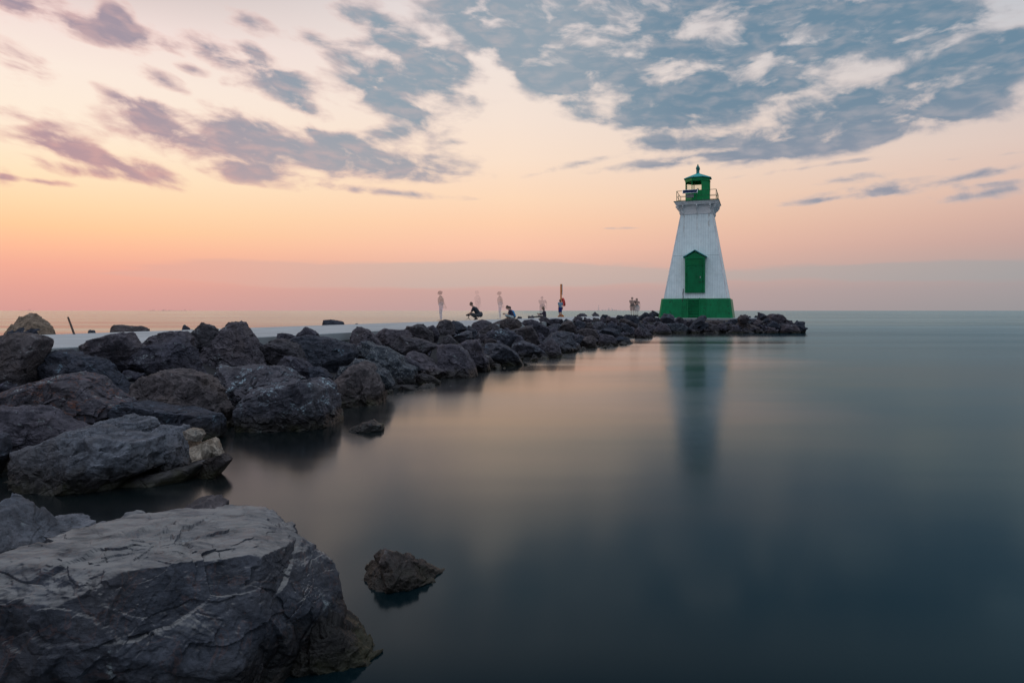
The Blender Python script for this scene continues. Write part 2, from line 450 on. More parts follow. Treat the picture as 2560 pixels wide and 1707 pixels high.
def poly_radius(poly, th):
    out = np.zeros(len(th)); c = np.cos(th); s = np.sin(th)
    n = len(poly)
    for i in range(n):
        (x0,z0),(x1,z1) = poly[i], poly[(i+1)%n]
        ex, ez = x1-x0, z1-z0
        den = c*ez-s*ex
        ok = np.abs(den) > 1e-9
        dd = np.where(ok, den, 1)
        t_ = (x0*ez-z0*ex)/dd; u_ = (x0*s-z0*c)/dd
        hit = ok & (t_ > 0) & (u_ >= -1e-6) & (u_ <= 1+1e-6)
        out = np.where(hit, np.maximum(out, t_), out)
    return out
def lump(N, D, ext, level, seed, size, chips=26, sharp=26, rough=1.0, outline=None, strata=1.0):
    rng = np.random.RandomState(seed)
    dirs, faces = ico(level)
    dr = dirs*np.array(ext); dr /= np.linalg.norm(dr, axis=1)[:,None]
    N = np.array(N); D = np.array(D)
    def rad(d, N, D, p):
        q = np.maximum(d@N.T, 0)/D
        return (q**p).sum(axis=1)**(-1.0/p)
    lowd = ico(4)[0]*np.array(ext); lowd /= np.linalg.norm(lowd, axis=1)[:,None]
    for _ in range(int(chips*.6)):
        v = lowd*rad(lowd, N, D, 60)[:,None]
        if rng.rand() < .5:
            n = np.array([rng.normal()*.75, -abs(rng.normal())-.45, rng.normal()*.75+.15]); n /= np.linalg.norm(n)
            s = (v@n).max()*rng.uniform(.58,.88)
        else:
            n = rng.normal(size=3); n /= np.linalg.norm(n)
            s = (v@n).max()*rng.uniform(.95,.995)
        if outline is not None:
            sil = np.abs(v[:,1]) < .2*ext[1]
            s = max(s, (v[sil]@n).max()/1.04)
        if s > 0: N = np.vstack([N, n]); D = np.append(D, s)
    v = dr*rad(dr, N, D, sharp*7.0)[:,None]*1.03
    off = rng.uniform(0,50,size=3)
    w = v/size
    # warp, ledges, ridges, grit
    ax = rng.normal(size=3)*np.array([.35,.35,1]); ax /= np.linalg.norm(ax)
    wp = w+np.stack([fbm(w*1.7+off,2), fbm(w*1.7+off+9,2), fbm(w*1.7+off+23,2)], axis=1)*.22
    sq = np.array([1.0,1.0,1.45])
    d = .028*fbm(w*1.1+off,3)
    d += .125*strata*fracture(wp*1.5*sq+off) + .048*fracture(wp*3.6*sq+off*1.3)
    if level >= 6: d += .0145*fracture(wp*8.5*sq+off*.7)
    d += .016*fbm(w*4+off*1.7,4,.55,True)
    if level >= 6: d += .0060*fbm(w*18+off,3,.6,True)
    if level >= 7: d += .0036*fracture(wp*21*sq+off*.2) + .0030*fbm(w*60+off,3,.6)
    rr_ = np.linalg.norm(v,axis=1)
    v = v*(1+ (d*rough*size/np.maximum(rr_, size*.35)))[:,None]
    if outline is not None:
        nb = 160
        th = np.arctan2(v[:,2], v[:,0]); rr = np.hypot(v[:,0], v[:,2])
        bi = ((th+np.pi)/(2*np.pi)*nb).astype(int) % nb
        mx = np.zeros(nb); np.maximum.at(mx, bi, rr)
        mx = np.maximum(mx, 1e-3); mx = np.convolve(np.concatenate([mx[-2:], mx, mx[:2]]), np.ones(5)/5, 'valid')
        cen = -np.pi+(np.arange(nb)+.5)*2*np.pi/nb
        mi = np.interp(th, np.concatenate([[cen[-1]-2*np.pi], cen, [cen[0]+2*np.pi]]), np.concatenate([[mx[-1]], mx, [mx[0]]]))
        tg = np.linspace(-np.pi, np.pi, 721); pg = poly_radius(outline, tg)
        pg = np.minimum(pg, np.median(pg[pg>0])*3) if (pg>0).any() else pg
        kk = np.ones(5)/5; pg = np.convolve(np.concatenate([pg[-3:-1], pg, pg[1:3]]), kk, 'valid')
        pr = np.interp(th, tg, pg)
        mg = np.interp(tg, np.concatenate([[cen[-1]-2*np.pi], cen, [cen[0]+2*np.pi]]), np.concatenate([[mx[-1]], mx, [mx[0]]]))
        rg = np.clip(np.where(pg > 0, pg, mg)*1.01/mg, .60, 1.30 if level >= 7 else 1.12)[:-1]
        kk = np.hanning(11); kk /= kk.sum()
        rg = np.convolve(np.concatenate([rg[-5:], rg, rg[:5]]), kk, 'valid'); rg = np.append(rg, rg[0])
        k_ = np.interp(th, tg, rg)
        # full match at the outline, gentler towards the face so that facets stay planar
        wgt = np.clip(rr/mi, 0, 1)**1.5
        k_ = 1+(k_-1)*wgt
        v[:,0] *= k_; v[:,2] *= k_
    return v, faces
def mesh_np(name, V, Fc, m):
    me = bpy.data.meshes.new(name)
    me.vertices.add(len(V)); me.vertices.foreach_set('co', V.astype(np.float32).ravel())
    n = len(Fc); me.loops.add(n*3); me.loops.foreach_set('vertex_index', Fc.astype(np.int32).ravel())
    me.polygons.add(n); me.polygons.foreach_set('loop_start', np.arange(0, n*3, 3, dtype=np.int32))
    me.update(calc_edges=True)
    me.polygons.foreach_set('use_smooth', np.ones(n, dtype=bool))
    if m: me.materials.append(m)
    return me

CROPS = {'1':(0,760,3.675),'2':(560,760,4.2),'3':(0,1000,3.36),'4':(0,1250,2.0452),'5':(850,780,7.84),'6':(1100,780,7.84),'7':(1350,770,7.84),'8':(1600,770,9.408),'9':(1800,760,8.4)}
UX, UY = 0.338, 0.941        # pier direction
def q_of(x, y): return -UY*x+UX*y
def slope_t(px, py):
    dx = (px-1280)/F; dz = -(py-HY)/F; a = -UY*dx+UX
    ta = (H+.31*6.6)/(.31*a-dz) if (.31*a-dz) > 1e-3 else 60
    te = (H+.31*52.5)/(.31-dz)
    if px > 1640: return te
    if px > 1560:
        k = (px-1560)/80.0; return min(ta, 10.45/a if a > .01 else 60)*(1-k)+te*k
    return min(ta, 58, 10.45/a if a > .01 else 60)
def far_edge_Y(px): return 16.8/(UX-UY*(px-1280)/F)
nrock = [0]
def rock(crop, pts, style, label, mode='s', Y=None, hd=None, chips=26, sharp=26, rough=1.0, level=None, lowdrop=None, group='boulders of the breakwater', name='boulder'):
    """pts: outline as seen in the photo; it is carried to its own distance, given depth, and cut into facets"""
    nrock[0] += 1; seed = nrock[0]*13+5
    rng = np.random.RandomState(seed)
    ox, oy, sc = CROPS[crop]
    P = [(ox+x/sc, oy+y/sc) for x, y in pts]
    xs = [p[0] for p in P]; ys = [p[1] for p in P]
    cx = (min(xs)+max(xs))/2; cy = (min(ys)+max(ys))/2; yb = max(ys)
    hwp = (max(xs)-min(xs))/2; hhp = (max(ys)-min(ys))/2
    if Y is None:
        if mode == 'w': Y = H*F/(yb-HY)
        elif mode == 'f': Y = far_edge_Y(cx)+.25
        else: Y = slope_t(cx, cy)
    hw = hwp/F*Y; hh = hhp/F*Y
    if hd is None: hd = .42*(hw+hh)+.10*hw
    Yc = Y + (hd*.75 if mode == 'w' else hd*.35 if mode == 's' else hd*1.0)
    # water rocks carry on below the surface, others down between their neighbours
    drop = lowdrop if lowdrop is not None else (.30 if mode == 'w' else .8 if mode == 'f' else .16*hh)
    c0 = K(cx, cy, Yc)
    L = [(float(K(x,y,Yc)[0]-c0[0]), float(K(x,y,Yc)[2]-c0[2])) for x, y in P]
    zmin = min(z for _, z in L)
    ext_pts = []
    for x, z in L:
        ext_pts.append((x, z))
        if z < zmin+.45*hh*2*.5: ext_pts.append((x*(.98), z-drop))
    hp = hull2(ext_pts)
    zc = (max(z for _, z in hp)+min(z for _, z in hp))/2; xc = (max(x for x, _ in hp)+min(x for x, _ in hp))/2
    hp = [(x-xc, z-zc) for x, z in hp]
    ctr = Vector((c0[0]+xc, c0[1], c0[2]+zc))
    N = []; D = []
    n = len(hp)
    for i in range(n):
        (x0,z0),(x1,z1) = hp[i], hp[(i+1)%n]
        ex, ez = x1-x0, z1-z0; l = math.hypot(ex, ez)
        if l < 1e-5: continue
        nx, nz = ez/l, -ex/l
        d = nx*x0+nz*z0
        if d < 0: nx, nz, d = -nx, -nz, -d
        d = max(d, .02)*1.04
        N.append((nx,0,nz)); D.append(d)
        if rng.rand() < .6:
            b = rng.uniform(R(20), R(50)); k = rng.uniform(.62,1.0)
            N.append((nx*math.cos(b), -math.sin(b), nz*math.cos(b))); D.append(d*math.cos(b)+hd*math.sin(b)*k)
        if rng.rand() < .5:
            b = rng.uniform(R(30), R(60)); k = rng.uniform(.6,.9)
            N.append((nx*math.cos(b), math.sin(b), nz*math.cos(b))); D.append(d*math.cos(b)+hd*math.sin(b)*k)
    for sgn in (-1, 1):
        for _ in range(2):
            v = np.array([rng.uniform(-.55,.55), sgn, rng.uniform(-.1,.75)]); v /= np.linalg.norm(v)
            N.append(tuple(v)); D.append(hd*rng.uniform(.75,.95)+.15*hh)
        N.append((0,sgn,0)); D.append(hd)
    wpx = max(hwp, hhp)*2*.4
    if level is None: level = 7 if wpx > 62 else 6 if wpx > 14 else 5
    size = (hw*hh*hd)**(1/3.0)
    # lighthouse-end rocks keep their size through displacement, so do the near ones
    # the true outline, notches included, around the same centre
    zt = max(z for _, z in L); outl = []
    for x, z in L:
        outl.append((x-xc, (z-drop if z < zmin+.24*(zt-zmin) else z)-zc))
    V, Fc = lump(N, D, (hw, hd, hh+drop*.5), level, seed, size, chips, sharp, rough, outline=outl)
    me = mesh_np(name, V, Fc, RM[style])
    o = bpy.data.objects.new(name, me); C.objects.link(o); o.location = ctr
    tag(o, label, 'boulder', group)
    return o
def hull_rock(lumps, style, label, origin, levels, seed, size, chips=30, sharp=30, rough=1.0, name='boulder', group='boulders of the breakwater', strata=1.0):
    """several hulls of world points fused into one boulder"""
    Vs = []; Fs = []; k = 0
    for j, pts in enumerate(lumps):
        A = np.array([p[:] for p in pts], dtype=float); c = A.mean(axis=0)
        A = A-c
        N, D = hull3_planes([tuple(q) for q in A])
        ext = (A.max(axis=0)-A.min(axis=0))/2
        V, Fc = lump(N, D, ext, levels[j], seed+j*31, size[j], chips, sharp, rough, strata=strata)
        Vs.append(V+c-np.array(origin)); Fs.append(Fc+k); k += len(V)
    me = mesh_np(name, np.vstack(Vs), np.vstack(Fs), RM[style])
    o = bpy.data.objects.new(name, me); C.objects.link(o); o.location = origin
    return tag(o, label, 'boulder', group)

# ------------------------------------------------------------------ water
m, t, p = mat('lake_water')
pos = t.new('ShaderNodeNewGeometry').outputs['Position']
gls = t.new('ShaderNodeBsdfGlossy', distribution='MULTI_GGX'); dfs = t.new('ShaderNodeBsdfDiffuse'); frs = t.new('ShaderNodeFresnel'); frs.inputs[0].default_value = 1.33
mxs = t.new('ShaderNodeMixShader'); t.l.new(frs.outputs[0], mxs.inputs[0]); t.l.new(dfs.outputs[0], mxs.inputs[1]); t.l.new(gls.outputs[0], mxs.inputs[2])
t.l.new(mxs.outputs[0], t.n['Material Output'].inputs[0])
# reflection colour tinted by position: neutral by the stones, teal painted in further out
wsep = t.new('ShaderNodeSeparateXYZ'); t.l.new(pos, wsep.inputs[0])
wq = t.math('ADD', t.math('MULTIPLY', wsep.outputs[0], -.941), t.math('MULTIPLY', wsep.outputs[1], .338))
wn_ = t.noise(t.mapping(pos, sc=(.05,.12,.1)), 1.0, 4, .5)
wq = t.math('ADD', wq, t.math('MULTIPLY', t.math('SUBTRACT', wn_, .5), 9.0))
teal_tint = t.maprange(wq, 5.2, -2.5, 0, 1)
far_tint = t.math('MAXIMUM', t.maprange(wq, 15.5, 22.0, 0, 1), t.maprange(wsep.outputs[1], 56, 100, 0, 1))
t.l.new(t.mix(far_tint, t.mix(teal_tint, (1.0,.99,.98,1), (.33,.54,.65,1)), t.mix(t.maprange(wsep.outputs[0], -30, 25, 0, 1), (.72,.80,.80,1), (.42,.63,.71,1))), gls.inputs['Color'])
t.l.new(t.mix(teal_tint, (.0012,.004,.005,1), (.002,.010,.014,1)), dfs.inputs['Color'])
st = t.noise(t.mapping(pos, sc=(.010,.11,.1)), 1.0, 5, .6, .3)
st2 = t.noise(t.mapping(pos, sc=(.06,.55,.1)), 1.0, 4, .6, .4)
rg = t.math('ADD', t.maprange(st, .38, .62, .10, .21), t.maprange(st2, .3, .7, -.01, .02))
t.l.new(rg, gls.inputs['Roughness'])
far = t.new('ShaderNodeVectorMath', operation='LENGTH'); t.l.new(pos, far.inputs[0])
hb = t.noise(t.mapping(pos, sc=(.020,.16,.1)), 1.0, 4, .55, .5)
b = t.new('ShaderNodeBump'); b.inputs['Distance'].default_value = .12
t.l.new(t.maprange(far.outputs['Value'], 20, 90, .05, .5), b.inputs['Strength'])
t.l.new(hb, b.inputs['Height']); t.l.new(b.outputs[0], gls.inputs['Normal'])
t.n.remove(p)
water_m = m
bm = B()
rs = [0, 6, 30, 120, 600, 4000, 30000, 90000]
prev = None
for r in rs:
    if r == 0: ring = [bm.verts.new((0,0,0))]
    else: ring = [bm.verts.new((r*math.cos(2*math.pi*i/48), r*math.sin(2*math.pi*i/48), 0)) for i in range(48)]
    if prev is not None:
        for i in range(48):
            j = (i+1) % 48
            if len(prev) == 1: bm.faces.new((prev[0], ring[i], ring[j]))
            else: bm.faces.new((prev[i], ring[i], ring[j], prev[j]))
    prev = ring
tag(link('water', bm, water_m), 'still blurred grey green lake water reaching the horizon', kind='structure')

# ------------------------------------------------------------------ lake bed and rubble core under the boulders
core_m = simple('rubble_core', (0.014,0.014,0.017), .9, var=.3, scale=3, bump=.6)  # near-black colour paints in the darkness of the gaps
def grid_mesh(name, nx, ny, fn, m):
    V = np.array([fn(i/(nx-1), j/(ny-1)) for j in range(ny) for i in range(nx)])
    F_ = []
    for j in range(ny-1):
        for i in range(nx-1):
            a = j*nx+i; F_.append((a,a+1,a+nx+1)); F_.append((a,a+nx+1,a+nx))
    me = mesh_np(name, V, np.array(F_), m)
    o = bpy.data.objects.new(name, me); C.objects.link(o); return o
def UQ(s, q, z): # along pier, across pier
    return (s*UX-q*UY, s*UY+q*UX, z)
def core_fn(u, v):
    s = -4+v*62; q = 4.9+u*5.7
    x, y, _ = UQ(s, q, 0)
    z = min(.31*(q-6.6)-.42, .72)+.10*math.sin(s*1.7+q*2.1)+.08*math.sin(s*3.9-q*1.3)
    if q > 10.45: z = -.8
    return (x, y, z)
tag(grid_mesh('rubble_bank', 34, 260, core_fn, core_m), 'dark rubble core between the boulders', kind='structure')
def tip_fn(u, v):
    X = 8.2+u*22; Yy = 52.6+v*18
    edge = min(1, max(0, (23.0-X)/4))
    z = min(.31*(Yy-52.5)-.35, .75)*edge - .9*(1-edge) + .1*math.sin(X*2.3+Yy)+.08*math.sin(X*4.1)
    return (X, Yy, z)
tag(grid_mesh('rubble_mound', 90, 40, tip_fn, core_m), 'dark rubble under the lighthouse end of the breakwater', kind='structure')

# small broken stone wedged between the boulders
def scatter_rubble():
    rng = np.random.RandomState(77); Vs = []; Fs = []; k = 0
    var = []
    for i in range(10):
        N = rng.normal(size=(13,3)); N /= np.linalg.norm(N,axis=1)[:,None]
        var.append(lump([tuple(q) for q in N]+[(1,0,0),(-1,0,0),(0,1,0),(0,-1,0),(0,0,1),(0,0,-1)], list(rng.uniform(.5,1,13))+[1.1]*6, (1,1,1), 4, 900+i, 1.0, 6, 20, 1.0))
    for i in range(900):
        if i < 720:
            s_ = rng.uniform(0,1)**1.5*54-.5; q_ = rng.uniform(6.0,10.3); x, y, _ = UQ(s_, q_, 0); z = .31*(q_-6.6)-.28
        else:
            x = rng.uniform(10.5,22.5); y = rng.uniform(52.8,56.0); z = .31*(y-52.5)-.25
        V, Fc = var[rng.randint(10)]; r = rng.uniform(.07,.24)*(1 if y < 25 else 1.35)
        e = Euler(rng.uniform(0,6.28,3)).to_matrix(); M = np.array(e)*r*np.array([1,rng.uniform(.6,1),rng.uniform(.5,.9)])
        Vs.append(V@M.T+np.array([x,y,z])); Fs.append(Fc+k); k += len(V)
    me = mesh_np('rubble', np.vstack(Vs), np.vstack(Fs), RM['purple'])
    o = bpy.data.objects.new('rubble', me); C.objects.link(o)
    tag(o, 'small broken stones wedged in the gaps between the boulders', 'rubble', kind='stuff')
scatter_rubble()

# ------------------------------------------------------------------ concrete pier
def concrete(name, col, grime=.5):
    m, t, p = mat(name)
    pos = t.new('ShaderNodeNewGeometry').outputs['Position']
    rotp = t.mapping(pos, rot=(0,0,R(19.75)))
    a = t.noise(rotp, .7, 6, .6, .4); b_ = t.noise(pos, 14, 6, .7)
    stv = t.noise(t.mapping(rotp, sc=(3.5,.25,4)), 1.0, 5, .6)
    c = t.mix(t.maprange(a, .3, .7), tuple(v*.74 for v in col)+(1,), (*col,1))
    c = t.mix(t.maprange(stv, .48, .68, 0, .75*grime), c, tuple(v*.60 for v in col)+(1,))
    c = t.mix(t.maprange(b_, .38, .28, 0, .5), c, tuple(v*.55 for v in col)+(1,))
    t.l.new(c, p.inputs['Base Color']); p.inputs['Roughness'].default_value = .85
    bp = t.new('ShaderNodeBump'); bp.inputs['Strength'].default_value = .35; bp.inputs['Distance'].default_value = .01
    t.l.new(b_, bp.inputs['Height']); t.l.new(bp.outputs[0], p.inputs['Normal'])
    return m
deck_m = concrete('pale_concrete', (0.34,0.37,0.39))
side_m = concrete('stained_concrete', (0.23,0.27,0.27), 1.0)
ledge_m = concrete('beige_concrete', (0.22,0.20,0.175), 1.0)
def slab(name, poly, z0, z1, m, bev=.02):
    bm = B(); prism(bm, [(x,y,z0) for x,y in poly], (0,0,z1-z0))
    o = link(name, bm, m)
    if bev:
        md = o.modifiers.new('bevel', 'BEVEL'); md.width = bev; md.segments = 2; md.limit_method = 'ANGLE'
    return o
def uq2(s, q): return UQ(s, q, 0)[:2]
pier = empty('pier', (-9.1, 20, 0), 'long pale concrete pier deck running out to the lighthouse', 'pier')
pier['kind'] = 'structure'
def pier_child(o):
    o.parent = pier; o.matrix_parent_inverse = Matrix.Translation((9.1,-20,0))
segs = [-14, 0.2, 6.4, 12.6, 18.8, 25.0, 31.2, 37.4, 43.6, 49.8, 56, 62, 70]
for a, b_ in zip(segs, segs[1:]):
    q0 = 11.75 if b_ < 7 else 10.66
    if a < 6.0 < b_: pass
    pier_child(slab('deck_slab', [uq2(a+.014,q0), uq2(b_-.014,q0), uq2(b_-.014,16.8), uq2(a+.014,16.8)], PIER-.22, PIER, deck_m, .015))
bm = B(); prism(bm, [(*uq2(6.4,10.68),-1.5), (*uq2(70,10.68),-1.5), (*uq2(70,16.78),-1.5), (*uq2(6.4,16.78),-1.5)], (0,0,1.5+PIER-.222))
pier_child(link('pier_wall', bm, side_m))
bm = B(); prism(bm, [(*uq2(-14,11.77),-1.5), (*uq2(6.39,11.77),-1.5), (*uq2(6.39,16.78),-1.5), (*uq2(-14,16.78),-1.5)], (0,0,1.5+PIER-.222))
pier_child(link('pier_wall', bm, side_m))
pier_child(slab('ledge', [uq2(-14,10.7), uq2(6.38,10.7), uq2(6.38,11.74), uq2(-14,11.74)], -.4, PIER-.07, ledge_m, .02))
# lighthouse apron
LS = 1.08
LX, LY = 15.98*LS, 58.7*LS
plat = empty('lighthouse_platform', (LX, LY, 0), 'pale concrete platform under the green lighthouse base', 'platform')
plat['kind'] = 'structure'
def pt(lx, ly):
    a = R(-19.75); return (LX+lx*math.cos(a)-ly*math.sin(a), LY+lx*math.sin(a)+ly*math.cos(a))
poly = [(12.2,61.0),(14.2,59.6),(20.3,57.6),(22.4,62.0),(22.4,68.5),(9.3,71.5),(8.0,66.5)]
o = slab('platform_top', [(x,y) for x,y in poly], PIER-.22, PIER-.05, deck_m, .02); o.parent = plat; o.matrix_parent_inverse = Matrix.Translation((-LX,-LY,0))
cx_ = sum(x for x,_ in poly)/7; cy_ = sum(y for _,y in poly)/7
o = slab('platform_side', [(cx_+(x-cx_)*.996, cy_+(y-cy_)*.996) for x,y in poly], -1.2, PIER-.223, ledge_m, 0); o.parent = plat; o.matrix_parent_inverse = Matrix.Translation((-LX,-LY,0))

# ------------------------------------------------------------------ skylines on the far shore
sky_m = simple('hazy_far_towers', (0.62,0.68,0.70), .95, var=.03, scale=.01, spec=0, alpha=.13)  # distance haze put into the towers as pale colour and low alpha
sky_m2 = simple('hazy_pink_towers', (0.62,0.50,0.50), .95, var=.03, scale=.01, spec=0, alpha=.06)
def skyline(cx0, specs, label, m):
    Yd = 9000.0
    bm = B()
    for px, w, h in specs:
        X = (px-1280)/F*Yd; ww = w/F*Yd; hh = h/F*Yd
        box(bm, (X, Yd+random.Random(px).uniform(0,300), hh/2-8), (ww, 60, hh+16))
    o = link('distant_skyline', bm, m)
    return tag(o, label, 'skyline', kind='stuff')
rr0 = random.Random(5)
sp = [(1497,.9,15),(1497,2.4,8.5)]
for i in range(60):
    px = 1470+i*1.85
    g = math.exp(-((px-1529)/9.0)**2)*6.5+math.exp(-((px-1508)/5)**2)*2.5+math.exp(-((px-1548)/5)**2)*2
    sp.append((px, rr0.uniform(1.2,2.2), .9+g*rr0.uniform(.45,1.05)+rr0.uniform(0,.6)))
skyline(1520, sp, 'faint city skyline with a needle tower on the horizon left of the lighthouse', sky_m)
sp = [(363.5,1.2,4.4),(385,3.2,4.2),(380,2,3),(454,1.2,4.2),(52.6,1.2,5.2)]
for i in range(52):
    px = 358+i*2.0
    sp.append((px, rr0.uniform(1,2.4), .5+rr0.uniform(0,1.5)*(1 if 370<px<425 or 445<px<462 else .45)))
for i in range(16): sp.append((20+i*2.6, 1.5, .4+rr0.uniform(0,.8)))
skyline(400, sp, 'tiny faint towers on the far horizon at the left under the pink sky', sky_m2)

# ------------------------------------------------------------------ the boulders, far side of the deck first
FS = 'boulders beyond the pier'
rock('1',[(25,300),(100,235),(185,112),(265,85),(345,135),(440,200),(570,285)],'tan','tall pointed tan boulder beyond the pier at far left','f',group=FS,chips=14)
rock('1',[(30,290),(60,250),(190,218),(290,210),(350,235),(385,285)],'dark','low blue grey boulder in front of the pointed tan boulder','f',Y=16.9,group=FS)
rock('1',[(780,270),(820,238),(890,240),(970,265)],'dark','small flat dark boulder beyond the pier right of the driftwood post','f',group=FS)
rock('1',[(1003,262),(1040,205),(1070,190),(1230,205),(1290,200),(1370,225),(1405,250)],'brown','long low grey boulder showing above the far edge of the pier','f',group=FS)
rock('1',[(1617,242),(1670,185),(1740,225),(1755,240)],'dark','small peaked dark boulder beyond the pier','f',group=FS)
rock('1',[(1735,235),(1760,203),(1795,210),(1830,235)],'dark','tiny dark rock touching the small peaked boulder beyond the pier','f',group=FS)
rock('2',[(1022,225),(1030,172),(1120,163),(1250,185),(1330,218)],'dark','long dark slab boulder beyond the middle of the pier','f',group=FS)
rock('2',[(1320,215),(1370,175),(1400,190),(1455,212)],'purple','small rounded rock at the right end of the dark slab beyond the pier','f',group=FS)
rock('6',[(1450,122),(1530,85),(1600,95),(1630,125)],'dark','dark rock beyond the pier right of the seated pair','f',group=FS)
rock('6',[(1675,122),(1750,80),(1840,80),(1890,118)],'brown','brown rock beyond the pier behind the feet of the sitting woman','f',group=FS)
rock('7',[(665,180),(720,145),(790,105),(870,105),(920,140),(975,172)],'purple','rounded low rock beyond the pier right of the life ring post','f',group=FS)
rock('7',[(1032,168),(1040,125),(1090,95),(1150,125),(1230,170)],'purple','peaked low rock beyond the pier below the city skyline','f',group=FS)
rock('7',[(1700,165),(1800,140),(1930,148),(1950,170)],'dark','flat dark rock under the feet of the standing couple','f',Y=67,group=FS)
rock('8',[(215,150),(245,110),(320,65),(380,100),(430,135),(515,158),(515,190),(300,190)],'dark','dark peaked rock behind the left corner of the lighthouse base','s',Y=64,group=FS)
# near side, left end
rock('1',[(-90,300),(130,262),(290,285),(380,318),(372,420),(322,560),(262,730),(0,870),(-90,870)],'brown','large flat topped boulder at the left edge beside the pier',rough=.8)
rock('1',[(340,500),(400,440),(520,420),(650,450),(860,500),(950,590),(1040,740),(1150,860),(1100,920),(800,920),(350,640)],'dark','dark boulder marked by one big white bird dropping near the left edge')
rock('1',[(760,490),(757,375),(1000,285),(1150,258),(1200,300),(1275,400),(1270,480),(1000,600),(830,560)],'purple','blocky boulder right of the beige ledge of the pier',chips=16)
rock('1',[(1280,470),(1280,400),(1420,290),(1550,250),(1680,250),(1755,310),(1750,420),(1500,540)],'purple','broad boulder against the pier right of the blocky one')
rock('1',[(980,575),(1100,520),(1250,500),(1290,430),(1560,298),(1650,312),(1740,400),(1810,640),(1500,690),(1200,720),(1040,690)],'purple','leaning boulder with an overhanging left shoulder, above the big ribbed boulder')
rock('1',[(1740,300),(1870,172),(1950,200),(2005,270),(2000,380),(1850,560),(1780,560),(1740,440)],'brown','upright domed boulder left of the pyramid boulder')
rock('1',[(1820,660),(1840,540),(2010,330),(2080,220),(2150,160),(2195,172),(2300,310),(2400,560),(2410,680)],'purple','tall pyramid shaped boulder, highest of the near row',chips=12,sharp=40)
rock('1',[(2000,370),(2020,290),(2120,165),(2155,162),(2170,220),(2100,400)],'dark','narrow dark wedge leaning on the back of the pyramid boulder',hd=.35)
rock('1',[(-60,860),(130,760),(360,690),(560,640),(700,650),(830,690),(930,800),(1105,930),(1090,980),(1000,1030),(700,1030),(530,1070),(300,1010),(-60,960)],'rust','wide sloping boulder with an orange rust streak, left side',chips=34)
rock('1',[(1175,890),(1210,740),(1420,620),(1600,605),(1890,650),(1980,760),(2060,960),(2095,1100),(1980,1200),(1700,1150),(1400,1000)],'brown','big ribbed boulder with a flat slanting face left of the black gap',chips=18)
rock('3',[(-80,60),(150,55),(330,60),(420,110),(520,200),(680,262),(620,420),(330,560),(130,620),(-80,660)],'purple','sloping boulder at the left edge above the pale water boulder')
rock('3',[(930,140),(1010,20),(1150,10),(1400,60),(1650,95),(1790,140),(1805,320),(1650,420),(1200,330)],'dark','long dark slab boulder just behind the pale water boulder')
rock('3',[(-60,300),(0,250),(45,300),(30,480),(-60,640)],'dark','sliver of dark boulder cut by the left edge, above the black pool')
A = rock('3',[(60,650),(105,560),(145,420),(440,295),(700,262),(1250,330),(1330,560),(1100,650),(800,740),(600,820),(280,740)],'pale','pale grey flaked boulder lying in the water, widest on the left shore','w',level=7,hd=.62,chips=44,rough=1.15)
A2 = rock('3',[(690,270),(760,200),(1000,143),(1240,165),(1300,250),(1330,420),(1300,600),(800,560)],'pale',None,'s',Y=7.55,level=7,hd=.45,chips=30,rough=1.1)
A3 = rock('3',[(1250,260),(1340,215),(1520,235),(1600,380),(1650,560),(1540,690),(1200,720),(1130,560)],'pale',None,'w',Y=7.0,level=7,hd=.42,chips=36,rough=1.1)
A4 = rock('3',[(420,830),(900,650),(1500,560),(1650,560),(1550,700),(900,770),(620,850)],'dark',None,'w',Y=6.75,level=6,hd=.4,chips=30)
def fuse(main, others):
    ms = main.location.copy(); me = main.data
    nm = len(me.vertices)
    V = [np.zeros(nm*3)]; me.vertices.foreach_get('co', V[0]); V = [V[0].reshape(-1,3)]
    def tri(mm):
        a = np.zeros(len(mm.loops), dtype=np.int32); mm.loops.foreach_get('vertex_index', a); return a.reshape(-1,3)
    Fs = [tri(me)]; k = nm
    for o in others:
        n = len(o.data.vertices); v = np.zeros(n*3); o.data.vertices.foreach_get('co', v)
        V.append(v.reshape(-1,3)+np.array(o.location-ms)); Fs.append(tri(o.data)+k); k += n
    nme = mesh_np('boulder', np.vstack(V), np.vstack(Fs), me.materials[0])
    main.data = nme
    for o in others: bpy.data.objects.remove(o)
fuse(A, [A2, A3, A4])
CR = 'cream stones at the tip of the pale boulder'
rock('3',[(1550,260),(1600,235),(1680,245),(1708,290),(1675,335),(1580,325)],'cream','rounded cream stone sitting highest at the tip of the pale boulder','s',Y=6.9,group=CR,name='stone',chips=12,rough=.6,level=6)
rock('3',[(1575,320),(1660,330),(1692,372),(1600,400)],'tan','tan stone wedged just under the highest cream stone','s',Y=6.95,group=CR,name='stone',chips=12,rough=.6,level=6)
rock('3',[(1600,395),(1690,365),(1710,480),(1640,500)],'cream','cream split block left of the upright stones by the water','s',Y=6.9,group=CR,name='stone',chips=8,rough=.5,level=6)
rock('3',[(1690,372),(1740,350),(1775,440),(1745,480),(1712,470)],'cream','narrow cream block in the middle of the broken stones by the water','s',Y=6.95,group=CR,name='stone',chips=8,rough=.5,level=6)
rock('3',[(1720,345),(1790,318),(1825,340),(1865,440),(1775,470)],'cream','cream wedge nearest the water among the broken stones','s',Y=7.05,group=CR,name='stone',chips=8,rough=.5,level=6)
rock('3',[(1620,590),(1720,490),(1865,445),(1932,510),(1850,575),(1640,620)],'brown','wet brown tip rock below the cream stones','w',Y=7.1)
